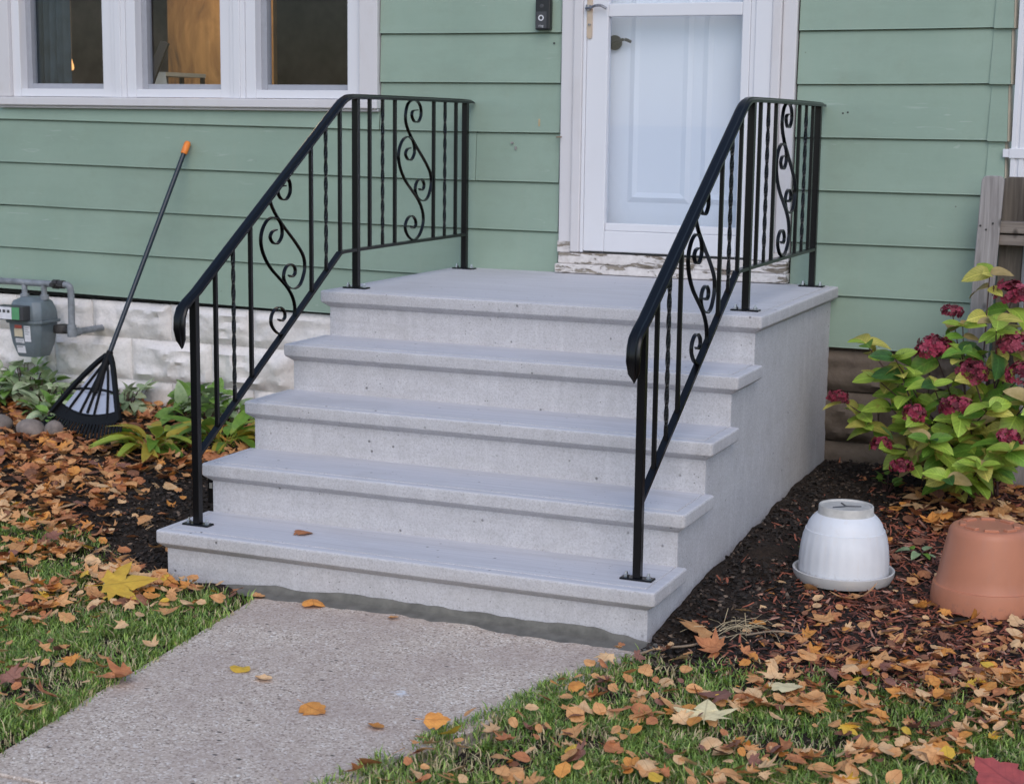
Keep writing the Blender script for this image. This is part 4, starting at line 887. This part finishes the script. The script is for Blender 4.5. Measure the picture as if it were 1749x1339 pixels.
special(1.985, -3.085, .045, .13, 'red', 13, 'large dusky red leaf at the bottom right corner', rz=1, face=16)
special(.60, -3.26, .03, .065, 'orange', 13, 'bright orange lobed leaf where the right lawn meets the walk', rz=-1.2, face=22)
special(1.36, -1.76, .055, .10, 'tan', 4, 'broad tan maple leaf just in front of the white pot', rz=.3, tilt=14)
special(.985, -2.27, .045, .10, 'tan', 0, 'tan maple leaf against the right foot of the steps', rz=2.4, tilt=22)
special(1.06, -2.36, .03, .08, 'russet', 6, 'russet maple leaf below the corner of the steps', rz=1.4, tilt=18)
special(1.22, -2.93, .036, .105, 'cream', 12, 'large cream coloured maple leaf on the right lawn', rz=.2)
special(1.36, -2.64, .034, .095, 'cream', 13, 'narrow cream coloured leaf on the upper right lawn', rz=1.2)
special(1.21, -2.38-.42, .040, .085, 'mauve', 0, 'dull mauve maple leaf on the right lawn', rz=1.9)
special(.99, -3.30, .03, .055, 'yellow', 2, 'small yellow leaf with spots deep in the right lawn grass', rz=.2, tilt=25)
special(-.88, -2.44, .02, .075, 'mauve', 5, 'reddish leaf leaning on the left front corner of the steps', tilt=30, rz=.5)
special(-.46, -2.40, .005, .05, 'tan', 7, 'tan leaf at the top left corner of the walk', rz=.8)
special(-.36, -3.30, .02, .09, 'russet', 4, 'red brown maple leaf on the left edge of the walk', rz=2.4)
special(.56, -3.55, .012, .062, 'russet', 9, 'upright russet leaf at the near edge of the right lawn', tilt=30, rz=.9)
special(1.205, -1.705, .055, .06, 'tan', 5, 'small tan leaf propped upright against the front of the pot saucer', tilt=45, rz=.4)
special(1.395, -1.585, .085, .04, 'brown', 3, 'small brown curled leaf caught in the pot saucer', tilt=30, rz=1.4)
special(1.72, -1.83, .045, .085, 'orange', 4, 'orange maple leaf leaning on the front of the terracotta pot', tilt=35, rz=2.6)
vis = []
for i, lf in enumerate(leaves):
    a_, b_, d_ = proj(lf[:3])
    if -10 < a_ < 1759 and -10 < b_ < 1349: vis.append((lf[3]/d_, i))
vis.sort(reverse=True); solo = set(i for _, i in vis[:275])
ZT = {'left bed': 'in the leaf litter left of the steps', 'left lawn': 'on the grass left of the walk', 'right lawn': 'on the grass right of the walk', 'mulch': 'on the red mulch round the pots', 'hydrangea bed': 'under the hydrangea', 'soil': 'on the dark soil right of the steps'}
KT = {'maple': 'maple', 'lobed': 'curled', 'oval': 'oval'}
ANCH = {'left bed': ((-2.47, -.7), 'from the rake'), 'left lawn': ((-.6, -2.4), 'from the left step corner'), 'right lawn': ((.8, -2.5), 'from the right step corner'), 'mulch': ((px_, py_), 'from the white pot'), 'hydrangea bed': ((tx, ty), 'from the terracotta pot'), 'soil': ((px_, py_), 'from the white pot')}
ZS = {'left bed': 'leaf litter', 'left lawn': 'left lawn', 'right lawn': 'right lawn', 'mulch': 'red mulch', 'hydrangea bed': 'under the hydrangea', 'soil': 'dark soil'}
ORD = 'nearest second third fourth fifth sixth seventh eighth ninth tenth eleventh twelfth thirteenth fourteenth fifteenth sixteenth seventeenth eighteenth nineteenth twentieth'.split()
fam = {}
for i in solo:
    x, y, z, s, gi, c, e, zone = leaves[i]; sz = 'large' if s > .046 else 'small' if s < .034 else 'mid-sized'
    st_ = 'tilted' if max(abs(e[0]), abs(e[1])) > R(20) else 'flat'
    fam.setdefault((zone, sz, c, KT[GEO[gi][0]], st_), []).append(i)
for (zone, sz, c, kt, st_), L in fam.items():
    (ax_, ay_), txt = ANCH[zone]; L.sort(key=lambda i: math.hypot(leaves[i][0]-ax_, leaves[i][1]-ay_))
    for r_, i in enumerate(L):
        x, y, z, s, gi, _, e, _ = leaves[i]
        o = bpy.data.objects.new('fallen_leaf', leaf_mesh(gi, c)); COL.objects.link(o); o.location = (x, y, z); o.scale = (s,)*3; o.rotation_euler = e
        kind_ = f'{sz} {st_} {c} {kt} leaf'
        lab = f'{kind_} {ZT[zone]}' if len(L) == 1 else f'{ORD[min(r_, 19)]} {kind_} {txt}, {ZS[zone]}'
        tag(o, lab, 'leaf', f'fallen leaves {ZT[zone]}')
VV, FF, MM, LCO = [], [], [], []; off = 0
for i, (x, y, z, s, gi, c, e, zone) in enumerate(leaves):
    if i in solo: continue
    P, F = GEO[gi][1], GEO[gi][2]; Rm = np.array(Euler(e).to_matrix())
    VV.append((P*s) @ Rm.T + np.array([x, y, z])); FF.append(F+off); off += len(P); MM += [CN.index(c)]*len(F); LCO.append(P)
frs = np.random.default_rng(4); nF = 5200
fx_, fy_ = frs.uniform(-3.6, 2.3, nF), frs.uniform(-4.0, -.05, nF)
for i in range(nF):
    x, y = float(fx_[i]), float(fy_[i])
    if x < -.93: p = d_bed(x, y)*.9 if y > lawn_l_edge(x) else d_ll(x, y)*.7
    elif x > .93 and y > lawn_r_edge(x): p = d_mu(x, y)+.1
    else: p = max(d_ll(x, y), d_rl(x, y))*.8
    if frs.random() > p or not inframe(x, y, .05): continue
    k = frs.integers(5, 8); an = np.sort(frs.uniform(0, 6.283, k)); rr_ = frs.uniform(.35, 1, k)*frs.uniform(.007, .017)
    P = np.stack([rr_*np.cos(an), rr_*np.sin(an)*.7, rr_*frs.uniform(-.35, .35, k)], -1); F = np.array([(0, a_, a_+1) for a_ in range(1, k-1)])
    VV.append(P+np.array([x, y, gzf(x, y)+frs.uniform(.004, .03)])); LCO.append(P*18+.1); FF.append(F+off); off += k; MM += [int(frs.choice([0, 0, 2, 4, 3, 1, 3]))]*len(F)
ll = tag(np_mesh('leaf_litter', np.concatenate(VV), np.concatenate(FF), [LC[c] for c in CN], MM, True), kind='stuff')
ll.data.attributes.new('leafco', 'FLOAT_VECTOR', 'POINT').data.foreach_set('vector', np.concatenate(LCO).astype(np.float32).ravel())

# ------------------------------------------------------------------ grass
def grass(nmax, name):
    x = rng.uniform(-2.9, 2.5, nmax); y = rng.uniform(-4.4, -1.55, nmax)
    left = (y < lawn_l_edge(x)+.06*(rng.random(nmax)-.4)) & (x < walk_l(y)+.03*rng.random(nmax)**2)
    edge_n = .09*vnoise(x*0+5, y*9)
    right = (y < lawn_r_edge(x)+.10*(rng.random(nmax)-.5)) & (x > walk_r(y)-.02+edge_n*rng.random(nmax)*.6)
    patch = fbm(x*5+3, y*5+1); patch2 = fbm(x*16, y*16+4)
    dl = np.where(left, .35+.65*sstep(-2.0, -2.9, y), 0); dr = np.where(right, .55+.45*sstep(-2.45, -2.9, y), 0)
    p = (dl+dr)*np.clip(sstep(.28, .55, patch)*.75+.25, 0, 1)*np.clip(.35+1.1*sstep(.3, .6, patch2), 0, 1)
    a_, b_, d_ = proj_np(np.stack([x, y, np.zeros(nmax)], -1))
    k = (rng.random(nmax) < p) & (a_ > -150) & (a_ < 1900) & (b_ > 0) & (b_ < 1480)
    x, y, patch, patch2 = x[k], y[k], patch[k], patch2[k]; n = len(x); z = gz(x, y)-.004
    h = rng.uniform(.014, .040, n)*(.55+.6*patch2)*(1+.4*(rng.random(n) < .06)); th = rng.uniform(0, 2*np.pi, n); w_ = rng.uniform(.0014, .0028, n)
    ln = rng.uniform(.2, 1.25, n)*h; dx, dy = np.cos(th), np.sin(th); ph = th+rng.uniform(-.9, .9, n)+np.pi/2; wx, wy = np.cos(ph)*w_, np.sin(ph)*w_
    V = np.zeros((n, 5, 3)); base = np.stack([x, y, z], -1)
    V[:, 0] = base+np.stack([-wx, -wy, 0*x], -1); V[:, 1] = base+np.stack([wx, wy, 0*x], -1)
    mid = base+np.stack([dx*ln*.35, dy*ln*.35, h*.65], -1); V[:, 2] = mid+np.stack([wx, wy, 0*x], -1)*.8; V[:, 3] = mid-np.stack([wx, wy, 0*x], -1)*.8
    V[:, 4] = base+np.stack([dx*ln, dy*ln, h*np.where(ln > h, .72, .98)], -1)
    o = np.arange(n)*5
    F = np.concatenate([np.stack([o, o+1, o+2], -1), np.stack([o, o+2, o+3], -1), np.stack([o+3, o+2, o+4], -1)])
    r_ = rng.random(n); dry = sstep(.5, .3, patch)*.35+.09
    mi = np.where(r_ < dry, 4, np.where(r_ < dry+.25, 0, np.where(r_ < dry+.55, 1, np.where(r_ < dry+.72, 2, 3))))
    ms = [simple('grass_blade_dark', (.095, .175, .028), .5, .2, 30), simple('grass_blade_mid', (.175, .295, .045), .5, .2, 30), simple('grass_blade_light', (.31, .43, .085), .5, .2, 30), simple('grass_blade_olive', (.21, .265, .07), .55, .2, 30), simple('grass_blade_dry', (.50, .41, .23), .7, .25, 30)]
    return tag(np_mesh(name, V.reshape(-1, 3), F, ms, np.tile(mi, 3)), kind='stuff')
grass(620000, 'grass')
# ------------------------------------------------------------------ mulch shreds and soil crumbs
def shreds(n, name, fn, lens, wid, mats, wts, lift=.012):
    x = rng.uniform(-2.6, 2.5, n); y = rng.uniform(-2.75, -.02, n); p = fn(x, y)
    a_, b_, d_ = proj_np(np.stack([x, y, np.zeros(n)+.05], -1)); k = (rng.random(n) < p) & (a_ > -120) & (a_ < 1870) & (b_ < 1420)
    k &= ~((np.abs(x) < .875) & (y > -2.36))
    x, y = x[k], y[k]; n = len(x); z = gz(x, y)+rng.uniform(0, lift, n)+np.exp(-((x-.98)/.13)**2)*sstep(-2.35, -1.9, y)*(1-sstep(-.6, 0, y))*.04
    L = rng.uniform(*lens, n); w_ = rng.uniform(*wid, n); th = rng.uniform(0, 2*np.pi, n); tl = rng.normal(0, .28, n); rl_ = rng.uniform(-.9, .9, n)
    d = np.stack([np.cos(th)*np.cos(tl), np.sin(th)*np.cos(tl), np.sin(tl)], -1); s = np.stack([-np.sin(th)*np.cos(rl_), np.cos(th)*np.cos(rl_), np.sin(rl_)], -1)*w_[:, None]
    c = np.stack([x, y, z], -1); nz = np.cross(d, s); nz /= np.linalg.norm(nz, axis=1)[:, None]; bow = nz*(L*rng.uniform(-.15, .15, n))[:, None]
    A, B = c-d*L[:, None]/2, c+d*L[:, None]/2; th_ = nz*(w_*.35)[:, None]
    V = np.stack([A-s*.5, A+s*.6, c+bow-s-th_, c+bow+s-th_, B-s*.6, B+s*.3, c+bow+th_*1.6], 1)
    o = np.arange(n)*7; T = lambda i, j, k_: np.stack([o+i, o+j, o+k_], -1)
    F = np.concatenate([T(0, 1, 6), T(0, 6, 2), T(1, 3, 6), T(2, 6, 4), T(6, 3, 5), T(6, 5, 4)]); mi = rng.choice(len(mats), n, p=wts)
    return tag(np_mesh(name, V.reshape(-1, 3), F, mats, np.tile(mi, 6)), kind='stuff')
def f_mulch(x, y):
    r = np.where((x > .93) & (y > lawn_r_edge(x)-.10), 1.0, 0)
    s = sstep(1.0, 1.32, x+.25*(fbm(x*4, y*4)-.5)); return r*np.clip(.08+.95*s, 0, 1)*(1-.85*sstep(-.95, -.65, y)*sstep(1.7, 1.4, x))*np.where((x-px_)**2+(y-py_)**2 < .155**2, 0, 1)*np.where((x-tx)**2+(y-ty)**2 < .165**2, 0, 1)
MR = [simple('red_mulch', (.30, .090, .050), .85, .3, 50), simple('dark_mulch', (.11, .040, .028), .9, .3, 50), simple('faded_mulch', (.40, .21, .15), .85, .25, 50), simple('black_mulch', (.014, .010, .009), .9, .3, 50)]
shreds(52000, 'mulch', f_mulch, (.018, .065), (.0018, .0052), MR, [.46, .28, .12, .14])
def f_soil(x, y):
    r = np.where((x > .87) & (x < 1.55) & (y > lawn_r_edge(x)-.08), np.maximum(sstep(1.45, 1.0, x)*.9+.06, sstep(-.95, -.65, y)*.8), 0)
    soil = np.where(x < -.87, np.exp(-(((x+1.15)-(y+1.9)*-.35)/.45)**2)*sstep(-2.65, -2.3, y), 0)
    return np.clip(r+soil, 0, 1)
SM = [simple('soil_crumb', (.018, .013, .010), .95, .3, 60), simple('brown_soil_crumb', (.050, .034, .025), .95, .3, 60), simple('wood_fleck', (.17, .12, .085), .9, .3, 60)]
shreds(60000, 'soil_crumbs', f_soil, (.006, .022), (.003, .009), SM, [.74, .22, .04], .014)

# ------------------------------------------------------------------ twigs
for pts, r_, lb in (([(.86, -2.52, .02), (.93, -2.44, .035), (1.0, -2.36, .03), (1.09, -2.29, .05)], .0035, 'pale bent twig crossing the soil at the right foot of the steps'),
                    ([(1.13, -2.22, .04), (1.2, -2.16, .045), (1.27, -2.14, .04)], .003, 'thin twig on the soil in front of the white pot'),
                    ([(-.93, -2.52, .04), (-.86, -2.56, .035), (-.76, -2.53, .04)], .0035, 'grey twig in the grass of the left lawn')):
    q = MB(); q.tube(crom(pts, 4), r_, 6); tag(q.build('twig', M['twig'], smooth=True), lb, 'twig')
q = MB()
for i in range(45):
    c = Vector((1.10+random.gauss(0, .05), -2.17+random.gauss(0, .045), gzf(1.1, -2.17)+random.uniform(.004, .03))); d = Vector((random.uniform(-1, 1), random.uniform(-1, 1), random.uniform(-.25, .35))).normalized()*random.uniform(.02, .06)
    q.tube([c-d, c+Vector((0, 0, .008)), c+d], .0011, 3)
tag(q.build('straw_tuft', M['straw']), 'loose tuft of dry straw on the soil right of the steps', 'straw', kind='stuff')

# ------------------------------------------------------------------ plants
def blade_mesh(name, L, wd, arch, fold, seed, mat, wave=.02, tip=1.0):
    r_ = random.Random(seed); nu, nv = 4, 8; V = []; F = []
    for j in range(nv+1):
        t = j/nv; wv = wd*(math.sin(math.pi*min(1, t**.82))**.62*(1-.12*t) if 0 < t < 1 else .0)+.0006
        z0 = -arch*t*t*L; y0 = L*t*(1-.12*arch*t)
        for i in range(nu+1):
            u = -1+2*i/nu; V.append((u*wv, y0, z0+fold*abs(u)*wv+wave*L*math.sin(t*9+u*2.5+seed)*.35*abs(u)+r_.uniform(-.0008, .0008)))
    k = nu+1; F = [(j*k+i, j*k+i+1, (j+1)*k+i+1, (j+1)*k+i) for j in range(nv) for i in range(nu)]
    me = bpy.data.meshes.new(name); me.from_pydata(V, [], F); me.materials.append(mat); me.polygons.foreach_set('use_smooth', [True]*len(F)); return me
def frame(p, d, n):
    y = Vector(d).normalized(); z = Vector(n); z = (z-y*z.dot(y))
    z = z.normalized() if z.length > 1e-3 else y.orthogonal().normalized(); x = y.cross(z)
    return Matrix(((x.x, y.x, z.x, p[0]), (x.y, y.y, z.y, p[1]), (x.z, y.z, z.z, p[2]), (0, 0, 0, 1)))
HG = [leafy('hydrangea_lime', (.34, .47, .07), (.25, .38, .05), .45, .3, .2, True), leafy('hydrangea_green', (.17, .32, .045), (.11, .24, .032), .45, .3, .2, True), leafy('hydrangea_yellow', (.55, .50, .12), (.40, .40, .08), .45, .3, .15, True),
      leafy('hydrangea_deep', (.05, .13, .03), (.035, .09, .022), .45, .25, .2, True), leafy('hydrangea_buff', (.48, .36, .17), (.36, .27, .10), .5, .25, .15)]
HL = {c: [blade_mesh('leaf', 1, .30+.05*(s % 3), .25+.22*(s % 3), .22, s*3+c, HG[c]) for s in range(4)] for c in range(5)}
PK = [leafy('bloom_crimson', (.34, .035, .075), (.22, .02, .045), .6, .2, .2), leafy('bloom_rose', (.43, .085, .13), (.30, .045, .08), .6, .2, .2), leafy('bloom_dusk', (.13, .018, .032), (.09, .012, .02), .6, .1, .2)]
def bloom_mesh(seed):
    r_ = random.Random(seed); V = []; F = []; mi = []
    for i in range(75):
        t = r_.uniform(0, 6.283); cz = r_.uniform(-.45, 1); rr_ = math.sqrt(max(0, 1-cz*cz)); nrm = Vector((rr_*math.cos(t), rr_*math.sin(t), cz)); c = Vector((nrm.x, nrm.y, nrm.z*.78))*r_.uniform(.72, 1.02)
        a_ = (nrm+Vector((r_.gauss(0, .3), r_.gauss(0, .3), r_.gauss(0, .3)))).normalized(); u = a_.orthogonal().normalized(); w_ = a_.cross(u); an = r_.uniform(0, 1.5); mt = r_.choice((0, 0, 1, 2) if seed % 4 else (1, 1, 0))
        for k in range(4):
            an2 = an+k*math.pi/2; d = u*math.cos(an2)+w_*math.sin(an2); s = u*-math.sin(an2)+w_*math.cos(an2); o = len(V); sz = r_.uniform(.20, .30)
            V += [tuple(c), tuple(c+d*sz*.6+s*sz*.48+a_*.05), tuple(c+d*sz+a_*.02), tuple(c+d*sz*.6-s*sz*.48+a_*.05)]; F.append((o, o+1, o+2, o+3)); mi.append(mt)
    me = bpy.data.meshes.new('flower_head'); me.from_pydata(V, [], F)
    for m_ in PK: me.materials.append(m_)
    me.polygons.foreach_set('material_index', mi); return me
BM = [bloom_mesh(s) for s in (1, 2, 3, 4)]
hy = thing('hydrangea_shrub', (1.52, -.42, .13), 'hydrangea bush with lime green leaves and faded crimson flower heads right of the steps', 'shrub')
base = Vector((1.52, -.42, .13))
ends = [((1.40, -.30, .84), .040), ((1.37, -.50, .71), .070), ((1.53, -.60, .65), .058), ((1.63, -.35, .92), .068), ((1.66, -.50, .75), .065), ((1.71, -.60, .65), .060), ((1.50, -.75, .54), .055), ((1.35, -.75, .50), .045), ((1.01, -.50, .50), .040),
        ((1.32, -.80, .31), .042), ((1.225, -.70, .365), .040), ((1.70, -.80, .44), .050), ((1.19, -.46, .60), .028), ((1.78, -.42, .86), .06), ((1.86, -.60, .70), .06),
        ((1.54, -.35, 1.00), 0), ((1.11, -.50, .72), 0), ((1.17, -.58, .60), 0), ((1.46, -.42, .80), 0), ((1.55, -.72, .47), 0), ((1.42, -.82, .42), 0), ((1.62, -.78, .55), 0), ((1.27, -.60, .62), 0), ((1.40, -.66, .60), 0), ((1.75, -.7, .58), 0),
        ((1.50, -.88, .30), 0), ((1.62, -.90, .36), 0), ((1.35, -.62, .40), 0), ((1.22, -.52, .48), 0), ((1.48, -.55, .72), 0), ((1.60, -.55, .84), 0), ((1.72, -.88, .42), 0), ((1.58, -.62, .40), 0), ((1.85, -.85, .5), 0), ((1.9, -.6, .9), 0)]
rh = random.Random(3)
def hleaf(p, d, size, low):
    c = rh.choices((0, 1, 2, 3, 4), (.42, .20, .25, .05, .08))[0]
    nrm = Vector((rh.gauss(.1, .35), -.55+rh.gauss(0, .3), .8)); o = place(rh.choice(HL[c]), 'leaf', hy, frame(Vector(p)-hy.location, d, nrm) @ Matrix.Diagonal((size, size, size, 1)))
ends += [((rh.uniform(1.12, 1.95), rh.uniform(-.92, -.45), rh.uniform(.28, .75)), 0) for _ in range(6)]
for e, rad in ends:
    e = Vector(e); b0 = base+Vector((rh.uniform(-.12, .12), rh.uniform(-.10, .10), 0)); mid = b0.lerp(e, .5)+Vector((rh.uniform(-.03, .03), rh.uniform(-.03, .03), .05))
    pts = crom([b0, mid, e], 7); q = MB(); q.tube(pts, .0042, 6, scale=[1.2-.7*i/(len(pts)-1) for i in range(len(pts))]); q.build('stem', M['stem'], hy, smooth=True)
    n = len(pts); az = rh.uniform(0, 3.14)
    for i in range(3, n, 2 if rad else 2):
        if i > n-2 and rad: continue
        fr_ = i/(n-1)
        if fr_ < .35 and rh.random() < .5: continue
        az += 1.45
        if rh.random() < .22: continue
        for sgn in (0, math.pi):
            d = Vector((math.cos(az+sgn), math.sin(az+sgn)*.9-.25, rh.uniform(-.35, .35))); hleaf(pts[i], d, rh.uniform(.085, .14)*(1.05-.25*fr_ if not rad else .95), fr_)
    if rad:
        M_ = Matrix.Translation(e-hy.location) @ Euler((rh.uniform(-.3, .5), rh.uniform(-.3, .3), rh.uniform(0, 6))).to_matrix().to_4x4() @ Matrix.Diagonal((rad*rh.uniform(1, 1.2), rad, rad*1.02, 1)); place(BM[rh.randrange(3) if e.z < .7 else rh.randrange(4)], 'flower_head', hy, M_)
    else:
        for k in range(5):
            a_ = k*1.256+rh.uniform(-.3, .3); hleaf(e, Vector((math.cos(a_), math.sin(a_), rh.uniform(.1, .7))), rh.uniform(.07, .11), 1)
# hostas and other bed plants
HO = [leafy('hosta_green', (.19, .33, .05), (.12, .24, .035), .45, .3, .2), leafy('hosta_yellow', (.46, .36, .05), (.36, .30, .05), .5, .3, .15), leafy('hosta_lime', (.36, .44, .07), (.27, .36, .05), .45, .3, .2),
      leafy('grey_green_leaf', (.34, .43, .24), (.21, .31, .15), .55, .2, .2), leafy('pale_variegated_leaf', (.50, .55, .36), (.27, .38, .18), .55, .2, .2), leafy('bright_green_leaf', (.25, .42, .10), (.16, .31, .06), .5, .3, .2)]
HM = {c: [blade_mesh('leaf', 1, .17+.03*(s % 2), .55+.25*(s % 3), .25, s*5+c, HO[c]) for s in range(3)] for c in range(6)}
HR = {c: [blade_mesh('leaf', 1, .34+.06*(s % 2), .3+.2*(s % 3), .2, s*7+c, HO[c]) for s in range(3)] for c in range(6)}
rp_ = random.Random(12)
def plant(x, y, name, label, cat, n, size, cols, lib, rise, spread, group=None, hgt=0):
    z = gzf(x, y); t = thing(name, (x, y, z), label, cat, group)
    for i in range(n):
        a_ = i*2.4+rp_.uniform(-.3, .3); el = rp_.uniform(*rise); d = Vector((math.cos(a_)*math.cos(el), math.sin(a_)*math.cos(el), math.sin(el))); s = size*rp_.uniform(.7, 1.2)
        p = Vector((math.cos(a_)*spread*rp_.random(), math.sin(a_)*spread*rp_.random(), rp_.uniform(.01, .03)+hgt*rp_.random()*(1-.4*rp_.random())))
        b0 = p+d*s*.25; q = MB(); W_ = world_loc(t); q.tube([W_+Vector((p.x*.5, p.y*.5, 0)), W_+p, W_+b0], .0022, 4); q.build('stem', M['stem'] if lib is HR else HO[2], t)
        place(rp_.choice(lib[rp_.choice(cols)]), 'leaf', t, frame(b0, d, Vector((rp_.gauss(0, .3), rp_.gauss(0, .3), 1))) @ Matrix.Diagonal((s, s, s, 1)))
    return t
plant(-1.99, -.80, 'hosta', 'yellowing green hosta with long drooping leaves between rake and steps', 'hosta', 44, .165, (0, 2, 1, 2), HM, (.15, 1.1), .10)
plant(-1.74, -.60, 'hosta', 'hosta behind the left railing post with yellow tipped leaves', 'hosta', 34, .16, (0, 1, 2, 0), HM, (.15, 1.1), .09)
plant(-1.52, -.52, 'hosta', 'low green hosta tucked against the left side of the steps', 'hosta', 18, .14, (0, 5, 1), HM, (.1, .9), .08)
plant(-2.14, -.22, 'leafy_plant', 'bright green leafy plant by the foundation right of the rake', 'plant', 70, .085, (5, 5, 3), HR, (.0, 1.2), .14, None, .16)
plant(-1.98, -.28, 'leafy_plant', 'grey green leafy plant by the foundation near the railing', 'plant', 50, .075, (3, 4, 5), HR, (.0, 1.2), .13, None, .10)
plant(-2.62, -.18, 'leafy_plant', 'grey green plant by the foundation just behind the rake', 'plant', 50, .075, (3, 4, 3), HR, (.0, 1.2), .13, None, .10)
plant(-2.86, -.42, 'leafy_plant', 'pale variegated clump with upright leaves left of the rake', 'plant', 44, .085, (4, 5, 4), HR, (.2, 1.2), .10, None, .05)
plant(-3.10, -.20, 'leafy_plant', 'grey green plant below the gas meter', 'plant', 60, .08, (3, 4, 4), HR, (.0, 1.2), .16, None, .12)
plant(-3.24, -.12, 'leafy_plant', 'tall grey green plant at the left edge against the foundation', 'plant', 64, .085, (3, 4, 5), HR, (.0, 1.2), .15, None, .20)
plant(1.20, -.42, 'seedling', 'small dark green seedling under the left side of the hydrangea', 'plant', 8, .05, (0, 5), HR, (.3, 1.0), .04, None, .05)
plant(1.10, -1.36, 'seedling', 'dark green leafy weed on the soil at the left of the white pot', 'weed', 7, .065, (0, 0), HR, (.1, .5), .03)
plant(1.47, -1.22, 'seedling', 'dark green leafy weed on the mulch between the two pots', 'weed', 6, .045, (0, 3), HR, (.1, .5), .03)
plant(-3.36, -.30, 'leafy_plant', 'low pale green plant below the left end of the gas meter', 'plant', 50, .08, (4, 3, 5), HR, (.0, 1.2), .16, None, .10)
plant(-2.74, -.52, 'leafy_plant', 'low yellow green plant directly behind the field stones', 'plant', 30, .075, (5, 4, 3), HR, (.0, 1.1), .12, None, .04)
